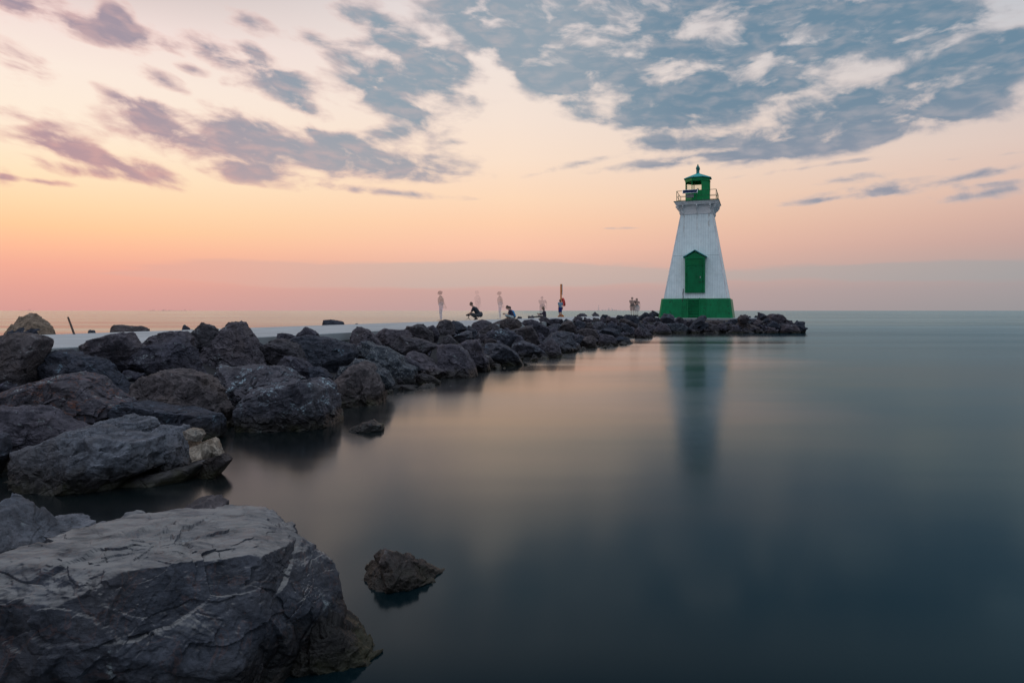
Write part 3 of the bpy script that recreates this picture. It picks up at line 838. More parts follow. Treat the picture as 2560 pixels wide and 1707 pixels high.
# centre left
rock('2',[(340,500),(480,400),(550,365),(620,370),(760,440),(830,600),(560,680),(400,670),(350,580)],'brown','squat brown boulder right of the pyramid boulder')
rock('2',[(320,450),(370,403),(415,430),(400,490),(330,510)],'dark','small dark rock between pyramid boulder and pier wall')
rock('2',[(555,370),(560,310),(610,303),(700,320),(745,345),(680,400)],'purple','small rounded boulder against the pale pier wall')
rock('2',[(730,350),(850,238),(930,270),(985,310),(988,350),(800,370)],'purple','peaked boulder standing against the pier wall above the great slab')
rock('2',[(650,390),(850,325),(1100,360),(1350,430),(1390,520),(1370,600),(1150,720),(900,670),(820,620),(740,460)],'dark','great dark slab boulder, widest under the pier wall',rough=.8)
rock('2',[(-90,640),(0,665),(240,648),(560,650),(840,780),(800,1000),(280,1030),(200,1180),(90,1100),(-100,760)],'poop','mottled boulder with bluish lichen at the foot of the pyramid boulder',chips=34)
rock('2',[(540,660),(620,550),(700,548),(790,570),(900,660),(1025,810),(900,860),(600,820)],'purple','smooth purple boulder behind the big streaked water boulder')
rock('2',[(880,670),(990,655),(1060,690),(1130,770),(1150,900),(1080,880),(960,800)],'dark','dark rock filling the gap left of the round water boulder')
rock('2',[(160,1235),(240,1050),(255,900),(500,850),(900,785),(1000,810),(1090,880),(1130,1020),(1185,1235),(1000,1300),(700,1345),(400,1330)],'poop','big block with streaks of white droppings standing in the water','w',chips=24,hd=.8)
rock('2',[(1150,830),(1220,655),(1310,650),(1320,740),(1200,850)],'granite','bluish speckled rock left of the round boulder top',Y=13.2)
rock('2',[(1290,660),(1380,575),(1500,590),(1600,640),(1720,720),(1775,830),(1740,870),(1560,900),(1400,800)],'granite','round speckled granite boulder behind the round brown water boulder',Y=13.3,chips=14,rough=.7)
rock('2',[(1640,940),(1665,880),(1772,855),(1776,925),(1700,945)],'brown','small brown rock tucked under the speckled granite boulder','w')
rock('2',[(1120,1010),(1160,840),(1330,650),(1450,605),(1540,640),(1620,750),(1668,870),(1640,1050),(1480,1085),(1300,1065),(1160,1085)],'brown','round brown boulder standing in the water at the bend of the shore','w',hd=.75,chips=18)
rock('2',[(1370,450),(1500,430),(1700,450),(1860,550),(1900,640),(2012,680),(2012,780),(1900,808),(1780,802),(1650,760),(1540,640),(1400,560)],'granite','flat topped granite boulder with a black cut face above the water',chips=12,sharp=50,rough=.7)
rock('5',[(170,570),(230,400),(330,283),(400,290),(560,360),(650,460),(800,600),(840,675),(500,680),(300,680)],'purple','pointed boulder with a dark hollow under it, at the pier wall')
rock('5',[(670,470),(850,320),(1000,345),(1150,350),(1330,350),(1400,500),(1200,560),(1000,670),(850,660)],'purple','low broad boulder between two peaked ones at the pier wall')
rock('5',[(1000,640),(1080,530),(1150,510),(1450,500),(1700,570),(1960,660),(1750,780),(1640,850),(1300,880),(1150,820),(1000,740)],'brown','flat slab boulder with a long pale top in the second row')
rock('5',[(1255,350),(1310,275),(1400,280),(1500,235),(1620,235),(1700,310),(1820,400),(1830,570),(1750,590),(1400,520),(1350,420)],'brown','lumpy boulder with a square notch below the left woman')
rock('5',[(1700,300),(1820,255),(1900,320),(1960,440),(1900,580),(1830,580),(1760,420)],'purple','slim upright boulder just left of the left woman')
rock('5',[(1880,290),(1950,180),(2050,143),(2150,165),(2240,250),(2260,400),(2200,470),(1960,470)],'brown','brown domed boulder covering the feet of the left woman')
rock('6',[(165,240),(250,165),(370,190),(450,240),(522,335),(420,400),(250,460),(180,380)],'dark','dark domed boulder between the left woman and the tripod')
rock('5',[(1260,890),(1350,790),(1440,765),(1600,820),(1850,1000),(2100,1130),(2335,1290),(2200,1312),(1980,1312),(1850,1240),(1600,1130),(1420,1000)],'purple','long tapering boulder sliding down to the water','w',hd=.7)
rock('5',[(1480,1350),(1500,1240),(1600,1195),(1780,1240),(1965,1365),(1960,1405),(1700,1430)],'brown','small wet rock at the foot of the long tapering boulder','w')
rock('5',[(1120,880),(1250,860),(1500,980),(1700,1110),(1500,1140),(1270,1060)],'purple','grey wedge between granite boulder and long tapering boulder')
rock('2',[(1320,1308),(1430,1260),(1550,1225),(1600,1258),(1660,1270),(1672,1310),(1600,1350),(1400,1355)],'dark','small jagged rock alone in the water off the streaked block','w',hd=.28,group='lone rocks in the water')
# centre
rock('6',[(-40,700),(60,500),(150,440),(210,460),(310,580),(330,680),(100,740)],'brown','peaked brown boulder in the second row below the left woman')
rock('6',[(-60,660),(100,640),(350,640),(500,770),(650,960),(775,1160),(785,1215),(600,1225),(300,1260),(150,1150),(-40,1010)],'purple','large steep boulder meeting the water below the left woman','w',Y=17.6,hd=.9)
rock('6',[(240,500),(420,400),(540,360),(620,385),(640,490),(560,600),(420,620)],'poop','rough pale crusted boulder below the tripod')
rock('6',[(510,330),(580,290),(700,350),(770,470),(680,540),(600,470)],'dark','dark teal stained rock left of the photographer')
rock('6',[(320,660),(500,560),(760,540),(840,680),(860,850),(950,950),(1025,1095),(940,1135),(780,1195),(600,950),(450,780)],'purple','tall ridged boulder meeting the water below the tripod','w',Y=19.3,hd=.9)
rock('6',[(820,820),(960,860),(1060,980),(1150,1085),(1020,1095),(880,930)],'brown','thin slanting slab left of the smooth water boulder','w',hd=.5)
rock('6',[(575,310),(650,210),(820,145),(930,170),(1015,210),(1000,290),(860,360),(720,390),(610,340)],'purple','domed boulder just below the crouching photographer')
rock('6',[(720,400),(830,330),(1010,225),(1110,250),(1190,330),(1000,410),(930,450),(800,430)],'brown','crouched brown boulder right under the domed one')
rock('6',[(1010,230),(1120,180),(1280,130),(1450,120),(1520,140),(1595,200),(1605,275),(1520,330),(1200,340),(1080,290)],'brown','broad domed boulder hiding the legs of the seated pair')
rock('6',[(930,480),(1000,390),(1200,330),(1450,380),(1525,470),(1400,640),(1300,690),(1130,620),(980,540)],'poop','boulder with a bright patch of droppings under the seated pair')
rock('6',[(700,480),(760,420),(900,430),(935,500),(880,600),(760,560)],'purple','plain boulder left of the one with the bright droppings')
rock('6',[(850,640),(880,540),(1000,520),(1110,560),(1165,640),(900,660)],'brown','low brown rock behind the smooth water boulder')
rock('6',[(850,740),(875,640),(950,610),(1180,620),(1350,690),(1530,830),(1705,995),(1560,1012),(1200,1022),(1060,960),(870,830)],'dark','smooth dark boulder with a long slope to the water below the seated pair','w',Y=21.6,hd=1.0,chips=14)
rock('6',[(1340,360),(1600,310),(1700,270),(1800,278),(1900,430),(1940,560),(2010,660),(1990,700),(1750,640),(1550,560),(1430,460)],'brown','tall sloping boulder with a peaked top right of the droppings patch')
rock('6',[(1370,720),(1420,620),(1600,560),(1750,600),(1950,690),(2130,850),(2142,945),(1900,965),(1700,965),(1500,860)],'poop','pitted boulder with pale spots at the water below the sitting woman','w',Y=24.6,hd=1.1)
rock('6',[(1590,220),(1650,160),(1800,140),(1920,180),(1990,230),(2130,300),(2155,420),(2000,570),(1930,560),(1830,360),(1700,290)],'purple','big boulder with a black cavity below the sitting woman')
rock('6',[(1930,140),(1990,88),(2080,105),(2155,145),(2100,190),(1960,175)],'purple','small rounded boulder hiding the lap of the sitting woman')
rock('7',[(-30,730),(100,670),(240,600),(285,625),(400,800),(452,922),(390,968),(300,972),(150,900)],'purple','striped pointed boulder at the water left of the darkest block','w')
rock('7',[(20,700),(240,500),(400,450),(500,460),(680,500),(705,650),(725,780),(640,835),(450,885),(370,800),(220,640)],'dark','darkest big block at the water below the life ring post','w',hd=1.2)
rock('7',[(680,790),(730,755),(790,840),(792,856),(690,852)],'dark','small sharp rock at the right foot of the darkest block','w')
rock('7',[(310,420),(450,300),(560,230),(620,258),(700,380),(712,470),(600,510),(400,470)],'brown','pointed dark brown boulder straight below the life ring post')
rock('7',[(150,380),(240,320),(380,310),(425,345),(330,440),(300,490),(190,490)],'poop','boulder with a bluish white splash left of the pointed brown one')
rock('7',[(80,290),(200,215),(300,205),(430,215),(465,265),(400,320),(150,340)],'purple','low lumpy boulder at the deck edge right of the sitting woman')
rock('7',[(460,250),(520,206),(565,240),(480,275)],'dark','tiny rock at the deck edge left of the shorts man')
rock('7',[(620,250),(700,170),(770,160),(832,190),(838,250),(700,280)],'purple','rounded boulder at the deck edge right of the orange post')
rock('7',[(845,235),(870,178),(900,180),(925,215),(900,250)],'purple','small knob of rock on the white deck edge left of the skyline')
rock('7',[(640,310),(760,250),(850,268),(905,310),(850,400),(700,405)],'dark','dark hollowed boulder right of the pointed dark brown one')
rock('7',[(735,260),(850,225),(960,203),(1045,240),(1040,285),(900,320)],'purple','flat boulder on the crest below the small knob')
rock('7',[(830,380),(870,290),(980,280),(1055,335),(1000,420),(900,420)],'brown','brown rock in the middle row below the flat crest boulder')
rock('7',[(1000,350),(1080,268),(1200,258),(1290,310),(1295,400),(1150,450),(1050,430)],'poop','grey crusted boulder in the middle row below the skyline')
rock('7',[(1035,265),(1040,195),(1150,200),(1185,245),(1100,285)],'brown','square topped rock on the crest below the skyline')
rock('7',[(1190,200),(1210,145),(1260,130),(1320,132),(1360,180),(1290,215)],'dark','dark round boulder poking above the deck right of the skyline')
rock('7',[(1175,260),(1190,190),(1250,185),(1300,230),(1280,290)],'purple','purple rock in front of the dark round one')
rock('7',[(1295,220),(1340,175),(1450,185),(1540,240),(1555,320),(1450,335),(1310,305)],'purple','wide crest boulder left of the standing couple')
rock('7',[(1475,195),(1540,140),(1610,150),(1645,180),(1570,225)],'dark','small dark crest rock just left of the standing couple')
rock('7',[(1585,200),(1700,128),(1760,130),(1880,170),(1955,250),(1955,350),(1880,360),(1700,250)],'dark','big dark boulder below the standing couple')
rock('7',[(1550,310),(1570,220),(1660,198),(1900,320),(1932,385),(1850,410),(1700,350),(1570,345)],'brown','brown wedge boulder leaning on the big one below the couple')
rock('7',[(690,490),(820,400),(960,400),(1100,430),(1165,550),(1100,590),(850,580),(710,520)],'brown','flat faced boulder behind the plain triangular water boulder')
rock('7',[(690,600),(800,528),(865,575),(760,700),(740,760),(690,700)],'dark','narrow rock in shadow right of the darkest block')
rock('7',[(745,700),(765,640),(880,570),(1000,538),(1060,560),(1100,640),(1145,772),(1000,788),(770,784)],'brown','plain triangular boulder at the water right of the darkest block','w')
rock('7',[(1140,480),(1230,400),(1400,390),(1560,430),(1645,530),(1640,620),(1400,560),(1200,540)],'dark','dark streaked boulder in the third row from the pier tip')
rock('7',[(1120,720),(1180,560),(1270,513),(1420,540),(1500,620),(1565,690),(1400,705),(1340,725),(1180,745)],'purple','wide grey boulder at the water behind the plain triangular one','w')
rock('7',[(1270,360),(1400,310),(1560,350),(1610,430),(1400,420),(1290,410)],'dark','bluish low boulder in the middle row left of the couple')
rock('7',[(1570,420),(1640,320),(1710,318),(1850,440),(1902,560),(1892,612),(1800,612),(1650,580)],'dark','steep boulder at the water with a pale blue fleck')
rock('7',[(1400,600),(1600,550),(1750,600),(1872,695),(1700,705),(1500,695)],'dark','long low wet boulder reaching out below the couple','w')
rock('7',[(1490,718),(1600,650),(1705,675),(1680,725),(1600,730)],'brown','small low rock at the water left of the long wet one','w')
rock('7',[(1295,750),(1380,693),(1442,732),(1420,755)],'dark','tiny dark rock at the water in front of the wide grey boulder','w')
rock('7',[(1855,500),(1870,410),(1960,375),(2100,430),(2205,535),(2202,595),(2000,598),(1900,592)],'purple','square boulder at the water left of the lighthouse inlet','w')
# lighthouse end, left
LG = 'boulders around the lighthouse platform'
rock('8',[(-70,240),(0,190),(130,100),(210,130),(300,150),(360,230),(340,320),(200,330),(-60,330)],'dark','high dark boulder left of the lighthouse platform',group=LG)
rock('8',[(40,360),(80,250),(170,205),(300,218),(375,300),(375,410),(200,440),(80,430)],'purple','round boulder in front of the high dark one, left of the platform',group=LG)
rock('8',[(340,240),(430,228),(492,275),(480,330),(360,335)],'dark','small dark rock left of the egg shaped boulder',group=LG)
rock('8',[(105,460),(200,400),(320,400),(345,530),(260,595),(180,540)],'purple','purple rock filling in above the inlet corner',group=LG)
rock('8',[(325,420),(370,338),(450,320),(525,350),(490,440),(390,520)],'poop','pale splashed rock under the egg shaped boulder',group=LG)
rock('8',[(270,590),(380,470),(500,350),(600,360),(690,450),(765,570),(600,602),(320,608)],'purple','dome shaped boulder at the water left of the flat bedrock',mode='w',group=LG)
rock('8',[(-60,520),(100,500),(200,530),(292,645),(282,712),(0,714),(-60,714)],'dark','layered boulder at the water on the corner of the inlet',mode='w',group=LG)
rock('8',[(-70,420),(-20,350),(60,400),(120,460),(210,520),(100,560),(-60,560)],'dark','dark rock behind the layered boulder on the inlet corner',group=LG)
rock('8',[(490,250),(520,190),(600,140),(700,135),(790,170),(808,230),(770,310),(650,335),(510,325)],'poop','egg shaped mottled white boulder before the left side of the lighthouse',group=LG,Y=54.6,chips=6,rough=.5,sharp=12)
rock('8',[(755,360),(860,260),(910,205),(960,215),(1085,312),(1040,380),(900,385)],'purple','small pyramid rock right of the egg shaped boulder',group=LG)
rock('8',[(600,380),(760,355),(980,360),(1155,505),(1100,585),(900,595),(760,575),(680,460)],'granite','flat sloping bedrock with pale chips at the water left of the leaning boulder',mode='w',group=LG,hd=1.3)
rock('8',[(825,585),(850,540),(940,545),(1005,588)],'dark','tiny black rock at the foot of the flat bedrock',mode='w',group=LG)
rock('8',[(1095,575),(1180,450),(1350,260),(1480,173),(1550,175),(1582,240),(1520,320),(1350,450),(1200,565)],'dark','dark leaning boulder pointing up in front of the ladder',group=LG,Y=53.6,hd=.6,lowdrop=.1)
rock('8',[(985,410),(1060,340),(1230,268),(1255,350),(1150,450),(1020,450)],'purple','purple rock just left of the leaning boulder',group=LG)
rock('8',[(1360,480),(1380,420),(1470,330),(1600,370),(1645,450),(1500,500),(1400,560)],'dark','dark rock under the right side of the leaning boulder',group=LG)
rock('8',[(1530,340),(1700,288),(1850,290),(1990,375),(1800,400),(1650,400)],'brown','low brown rock against the platform right of the ladder',group=LG)
rock('8',[(1405,578),(1500,500),(1640,478),(1712,520),(1715,575),(1560,585)],'purple','low rounded rock at the water right of the leaning boulder',mode='w',group=LG)
rock('8',[(1615,470),(1680,388),(1790,400),(1860,450),(1830,565),(1730,575)],'brown','upright brown rock right of the low rounded one at the water',mode='w',group=LG,Y=53.4)
rock('8',[(1805,570),(1820,490),(1900,468),(1980,480),(2085,565),(1900,580)],'brown','small triangular rock at the water below the right corner of the lighthouse',mode='w',group=LG)
rock('8',[(1825,420),(1900,370),(2000,385),(2015,475),(1880,490)],'purple','rock behind the small triangular one at the water',group=LG)
# lighthouse end, right
RG = 'boulders at the tip of the breakwater'
rock('9',[(95,410),(230,328),(300,308),(392,320),(402,400),(300,415),(130,440)],'dark','dark flat rock left of the propped boulder at the platform edge',group=RG)
rock('9',[(382,315),(410,260),(540,217),(592,262),(592,345),(520,395),(430,395)],'brown','propped brown boulder standing on the platform edge right of the lighthouse',group=RG,Y=54.2,chips=10)
rock('9',[(580,275),(630,250),(658,290),(590,295)],'dark','tiny rock showing behind the propped boulder',group=RG,Y=62)
rock('9',[(712,290),(755,237),(803,268),(790,300)],'dark','small dark rock on the far side of the tip',group=RG,Y=62)
rock('9',[(785,340),(810,240),(820,195),(890,190),(968,237),(965,290),(880,345)],'dark','high block at the end of the white platform',group=RG,Y=56.5)
rock('9',[(560,370),(620,308),(740,310),(755,380),(680,440),(600,420)],'poop','bluish boulder right of the propped one',group=RG)
rock('9',[(685,410),(780,320),(880,350),(908,402),(820,472),(720,462)],'purple','smooth oval boulder in the middle of the tip',group=RG)
rock('9',[(895,280),(990,237),(1055,275),(1040,315),(920,320)],'purple','low rock between the high block and the tallest tip boulder',group=RG,Y=57)
rock('9',[(905,370),(950,310),(1035,303),(1005,385),(930,395)],'dark','small shadowed rock left of the tallest tip boulder',group=RG)
rock('9',[(975,410),(1050,250),(1095,207),(1190,205),(1270,220),(1392,342),(1372,420),(1240,440),(1100,490)],'purple','tallest angular boulder of the tip',group=RG,Y=55.6,hd=1.0)
rock('9',[(990,460),(1100,350),(1200,390),(1292,515),(1272,595),(1050,540)],'dark','steep dark boulder before the tallest one at the tip',group=RG)
rock('9',[(325,450),(380,393),(560,400),(800,460),(855,592),(500,602),(430,550)],'brown','long brown boulder at the water right of the lighthouse',mode='w',group=RG,hd=.8)
rock('9',[(170,530),(220,420),(320,430),(340,520),(200,590)],'brown','brown rock left of the long brown boulder',group=RG)
rock('9',[(203,598),(280,480),(350,448),(420,530),(485,602)],'purple','triangular rock at the water in front of the long brown boulder',mode='w',group=RG,Y=52.6,hd=.35)
rock('9',[(815,580),(850,470),(950,418),(1060,460),(1110,530),(980,592),(860,592)],'purple','broad boulder at the water right of the long brown one',mode='w',group=RG)
rock('9',[(955,600),(1050,488),(1130,500),(1245,585),(1245,603)],'purple','low pointed rock at the water below the tallest tip boulder',mode='w',group=RG,Y=52.6,hd=.35)
rock('9',[(1235,430),(1330,400),(1375,435),(1300,530),(1245,470)],'dark','black rock in the gap right of the tallest tip boulder',group=RG)
rock('9',[(1385,420),(1420,342),(1500,345),(1545,410),(1480,450)],'purple','small rounded rock behind the second to last boulder',group=RG)
rock('9',[(1268,595),(1370,440),(1450,420),(1590,440),(1650,510),(1688,598),(1400,602)],'purple','broad triangular boulder, second to last of the tip',mode='w',group=RG,Y=52.8)
rock('9',[(1555,420),(1650,365),(1770,368),(1792,385),(1762,470),(1800,500),(1778,578),(1690,565)],'dark','last upright boulder at the outer tip of the breakwater',mode='w',group=RG,Y=54)
# foreground left
rock('4',[(-90,40),(0,62),(60,122),(110,185),(230,285),(180,420),(-90,460)],'pale','grey sloping boulder at the left edge behind the bleached slab','s',Y=3.75,hd=.45,level=7,lowdrop=.35)
rock('4',[(105,190),(200,120),(240,112),(330,135),(400,150),(445,235),(330,300),(200,310)],'pale','small layered boulder between the left edge and the bleached slab','s',Y=4.1,hd=.28,level=7)
rock('4',[(300,290),(400,165),(470,132),(505,152),(485,210),(420,260)],'pale','small rounded rock touching the back left of the bleached slab','s',Y=3.95,hd=.2,level=6)
rock('4',[(860,75),(960,20),(1060,5),(1115,42),(1060,80),(900,85)],'brown','wet brown rock awash behind the bleached slab','s',Y=4.7,hd=.3,level=6,lowdrop=.4)
def P3(l): return [K(*q) for q in l]
def under(l, z=-.5): return [Vector((x,y,z)) for x,y in l]
A = P3([(244,1323,3.62),(362,1286,3.86),(480,1276,3.95),(587,1268,4.0),(655,1272,3.98),(709,1304,3.88),(755,1340,3.80),
        (-60,1452,2.90),(-40,1400,3.15),(15,1441,2.96),(200,1436,2.99),(513,1423,3.05),(611,1408,3.12),(161,1392,3.19),(700,1370,3.45),
        (-60,1500,2.84),(-60,1690,2.80),(300,1620,2.84),(560,1600,2.95),(660,1540,3.15)]) + under([(-2.5,2.9),(-2.4,3.7),(-.9,3.9),(-.9,3.1),(-1.4,2.9)])
Bp = P3([(600,1415,3.15),(705,1320,3.6),(782,1387,3.75),(836,1411,3.68),(842,1470,3.6),(828,1506,3.5),(640,1560,3.08),(560,1650,3.02),(700,1310,3.95),(720,1600,3.2)]) + under([(-1.2,3.1),(-1.0,3.8),(-.8,3.6)], -.2)
Cp = P3([(820,1510,3.72),(866,1524,3.72),(872,1563,3.6),(948,1614,3.52),(905,1668,3.35),(870,1715,3.2),(500,1720,2.92),(620,1648,3.0),(733,1548,3.25)]) + under([(-1.3,3.0),(-1.2,3.8),(-.7,3.75),(-.66,3.5),(-.7,3.2)], -.5)
Ep = P3([(235,1335,3.7),(300,1283,3.95),(345,1275,4.05),(365,1290,4.05),(330,1340,3.8)]) + under([(-2.6,3.7),(-2.2,4.3),(-1.9,4.2),(-1.9,3.8)], -.3)
hull_rock([A,Bp,Ep],'hero','huge bleached flat topped slab filling the lower left foreground', (-1.7,3.4,0), [8,7,6], 400, [.62,.40,.28], chips=26, sharp=34, rough=.62, strata=.75)
hull_rock([Cp],'wet','dark wet jagged boulder sloping into the water under the right end of the bleached slab',(-1.0,3.4,0),[7],433,[.42],chips=40,sharp=34,rough=1.3)
Lp = P3([(913,1432,4.56),(1106,1424,4.62),(1060,1470,4.28),(978,1514,4.06),(935,1485,4.22),(963,1376,4.46),(1007,1379,4.50),(929,1402,4.52),(1051,1403,4.56),(975,1440,4.25)]) + under([(-1.15,4.5),(-.95,3.95),(-.4,4.4),(-.45,4.8),(-1.0,4.9)], -.4)
hull_rock([Lp],'brown','lone brown wet boulder in the water right of the bleached slab',(-.75,4.4,0),[7],511,[.24],chips=22,sharp=34,rough=1.2,group='lone rocks in the water')

# ------------------------------------------------------------------ lighthouse (local: front = -Y)
m, t, p = mat('white_board_paint')
co = t.new('ShaderNodeTexCoord').outputs['Object']
sp_ = t.new('ShaderNodeSeparateXYZ'); t.l.new(co, sp_.inputs[0])
nrm = t.new('ShaderNodeSeparateXYZ'); t.l.new(t.new('ShaderNodeTexCoord').outputs['Normal'], nrm.inputs[0])
side = t.math('GREATER_THAN', t.math('ABSOLUTE', nrm.outputs[0]), .5)
along = t.math('ADD', t.math('MULTIPLY', sp_.outputs[0], t.math('SUBTRACT', 1.0, side)), t.math('MULTIPLY', sp_.outputs[1], side))
fr = t.math('FRACT', t.math('MULTIPLY', along, 5.2))
groove = t.maprange(t.math('ABSOLUTE', t.math('SUBTRACT', fr, .5)), .42, .48, 0, 1)
cell = t.math('FLOOR', t.math('MULTIPLY', along, 5.2))
wn = t.new('ShaderNodeTexWhiteNoise', noise_dimensions='1D'); t.l.new(cell, wn.inputs['W'])
nz_ = t.noise(co, 2.2, 6, .65); nf = t.noise(co, 22, 5, .7)
c = t.mix(t.maprange(nz_, .3, .7), (.64,.76,.80,1), (.77,.88,.91,1))
c = t.mix(t.math('MULTIPLY', wn.outputs[0], .22), c, (.50,.58,.62,1))
c = t.mix(t.math('MULTIPLY', groove, .36), c, (.25,.30,.33,1))
nail = t.math('MULTIPLY', t.maprange(t.noise(co, 34, 2, .5), .70, .76), .6)
c = t.mix(nail, c, (.14,.13,.13,1))
gr = t.noise(t.mapping(co, sc=(9,9,.7)), 1.0, 6, .68, .3)
c = t.mix(t.maprange(gr, .52, .74, 0, .40), c, (.36,.38,.38,1))
# rust runs below the brackets
def streak(xc, w):
    return t.maprange(t.math('ABSOLUTE', t.math('SUBTRACT', sp_.outputs[0], xc)), w, 0.0, 0, 1)
stt = t.math('MAXIMUM', streak(-1.02,.09), t.math('MAXIMUM', streak(.06,.05), streak(1.0,.12)))
srn = t.noise(t.mapping(co, sc=(16,16,1.3)), 1.0, 5, .7)
stz = t.math('MULTIPLY', t.maprange(sp_.outputs[2], 6.4, 8.2), t.maprange(srn, .42, .62))
c = t.mix(t.math('MULTIPLY', t.math('MULTIPLY', stt, stz), .95), c, (.22,.14,.09,1))
seam = t.maprange(t.math('ABSOLUTE', t.math('SUBTRACT', sp_.outputs[2], 5.2)), .012, .03, 1, 0)
c = t.mix(t.math('MULTIPLY', seam, .5), c, (.22,.25,.27,1))
t.l.new(c, p.inputs['Base Color']); p.inputs['Roughness'].default_value = .55
bp = t.new('ShaderNodeBump'); bp.inputs['Strength'].default_value = .5; bp.inputs['Distance'].default_value = .012
t.l.new(t.math('SUBTRACT', t.math('MULTIPLY', nf, .3), groove), bp.inputs['Height']); t.l.new(bp.outputs[0], p.inputs['Normal'])
board_m = m
def peel(name, col, under_, amt, rough=.5, sc=5.0):
    m, t, p = mat(name)
    co = t.new('ShaderNodeTexCoord').outputs['Object']
    a = t.noise(co, 1.3, 5, .6); b_ = t.noise(co, sc, 8, .72, .6)
    c = t.mix(t.maprange(a, .3, .7), tuple(v*.82 for v in col)+(1,), tuple(min(1,v*1.12) for v in col)+(1,))
    c = t.mix(t.maprange(b_, .66-amt*.1, .70-amt*.1), c, (*under_,1))
    dr = t.noise(t.mapping(co, sc=(7,7,.8)), 1.0, 6, .66, .4)
    c = t.mix(t.maprange(dr, .50, .70, 0, .5), c, tuple(v*.45 for v in col)+(1,))
    t.l.new(c, p.inputs['Base Color']); p.inputs['Roughness'].default_value = rough; p.inputs['Specular IOR Level'].default_value = .2
    bp = t.new('ShaderNodeBump'); bp.inputs['Strength'].default_value = .25; bp.inputs['Distance'].default_value = .01
    t.l.new(b_, bp.inputs['Height']); t.l.new(bp.outputs[0], p.inputs['Normal'])
    return m
trim_m = peel('peeling_white_trim', (.68,.71,.73), (.20,.13,.10), .35)
GR = (.0012,.185,.068)
green_m = peel('green_paint', GR, (.006,.075,.035), .75, .45, 3.5)
green_old = peel('flaking_green_concrete', (.002,.17,.06), (.010,.030,.022), .9, .7, 3.0)
green_lan = peel('lantern_green_paint', (.006,.28,.085), (.01,.05,.03), .25, .4)
roof_m = peel('weathered_teal_roof', (.03,.34,.34), (.02,.035,.04), 1.0, .5, 7.0)
deckg_m = simple('deck_edge_green', (.01,.12,.06), .6)
rail_m = simple('green_rail', (.01,.13,.06), .5)
dark_m = simple('black_cable', (.02,.02,.025), .6)
steel_m = simple('grey_metal_box', (.22,.23,.25), .5, .3)
solar_m, t, p = mat('solar_cells')
co = t.new('ShaderNodeTexCoord').outputs['Object']
br = t.new('ShaderNodeTexBrick'); t.l.new(co, br.inputs[0]); br.inputs['Scale'].default_value = 8; br.offset = 0
br.inputs['Color1'].default_value = (.003,.012,.050,1); br.inputs['Color2'].default_value = (.004,.015,.058,1); br.inputs['Mortar'].default_value = (.008,.02,.06,1)
br.inputs['Mortar Size'].default_value = .01; t.l.new(br.outputs[0], p.inputs['Base Color']); p.inputs['Roughness'].default_value = .45; p.inputs['Specular IOR Level'].default_value = .05
alu_m = simple('pale_metal_frame', (.55,.58,.6), .4, .6)
glass_m, t, p = mat('lantern_glass')
for l in list(t.l): pass
tr = t.new('ShaderNodeBsdfTransparent'); tr.inputs[0].default_value = (.93,.95,.93,1)
gl = t.new('ShaderNodeBsdfGlossy'); gl.inputs['Roughness'].default_value = .05
fz = t.new('ShaderNodeFresnel'); fz.inputs[0].default_value = 1.06
mx = t.new('ShaderNodeMixShader'); t.l.new(fz.outputs[0], mx.inputs[0]); t.l.new(tr.outputs[0], mx.inputs[1]); t.l.new(gl.outputs[0], mx.inputs[2])
t.l.new(mx.outputs[0], t.n['Material Output'].inputs[0])

LH = empty('lighthouse', (LX, LY, PIER-.048), 'white tapering wooden lighthouse with green base, green door and green lantern', 'lighthouse', R(-19.75))
LH.scale = (LS,)*3
# base
bm = B(); frustum(bm, 5.95, 5.52, -.02, 1.60, .16)
base_o = link('foundation', bm, green_m, LH)
md = base_o.modifiers.new('bevel','BEVEL'); md.width = .03; md.segments = 2
# rough recess patch behind the ladder
bm = B()
prism(bm, [(-.90,-3.03,.0),(.86,-3.03,.0),(.86,-2.76,1.61),(-.90,-2.76,1.61)], (0,.12,0))
rc_o = link('recess', bm, green_old, LH)
rc_o['label'] = 'rough flaking panel behind the ladder'
# steps seen through the ladder
bm = B()
for k in range(6): box(bm, (-.10, -2.99+.038*k, .12+.26*k), (.78, .10, .03))
link('steps', bm, green_old, rc_o)
lad = None
bm = B()
for s in (-1,1): tube(bm, (-.10+s*.46*1.05,-3.10,0), (-.10+s*.46,-2.86,1.64), .032, n=8)
lad = link('ladder', bm, green_m, LH)
for k in range(7):
    z = .16+.225*k; bm = B(); y = -3.10+.24*z/1.64
    box(bm, (-.10, y, z), (.92, .05, .035)); link('rung', bm, green_m, lad)
bm = B(); tube(bm, (-1.03,-3.02,0), (-1.03,-2.80,1.35), .022, n=8); link('conduit', bm, green_m, LH)
bm = B()
pts = [(-1.02,-2.80,1.33),(-.99,-2.78,1.55),(-.97,-2.60,1.75),(-1.0,-2.55,2.05),(-.96,-2.50,2.30),(-.97,-2.47,2.42)]
for a, b_ in zip(pts, pts[1:]): tube(bm, a, b_, .026, n=8)
link('cable', bm, dark_m, LH)
# tower
T0, T1, ZB, ZT = 5.12, 2.62, 1.60, 8.78
bm = B(); frustum(bm, T0, T1, ZB+.002, ZT)
link('tower', bm, board_m, LH)
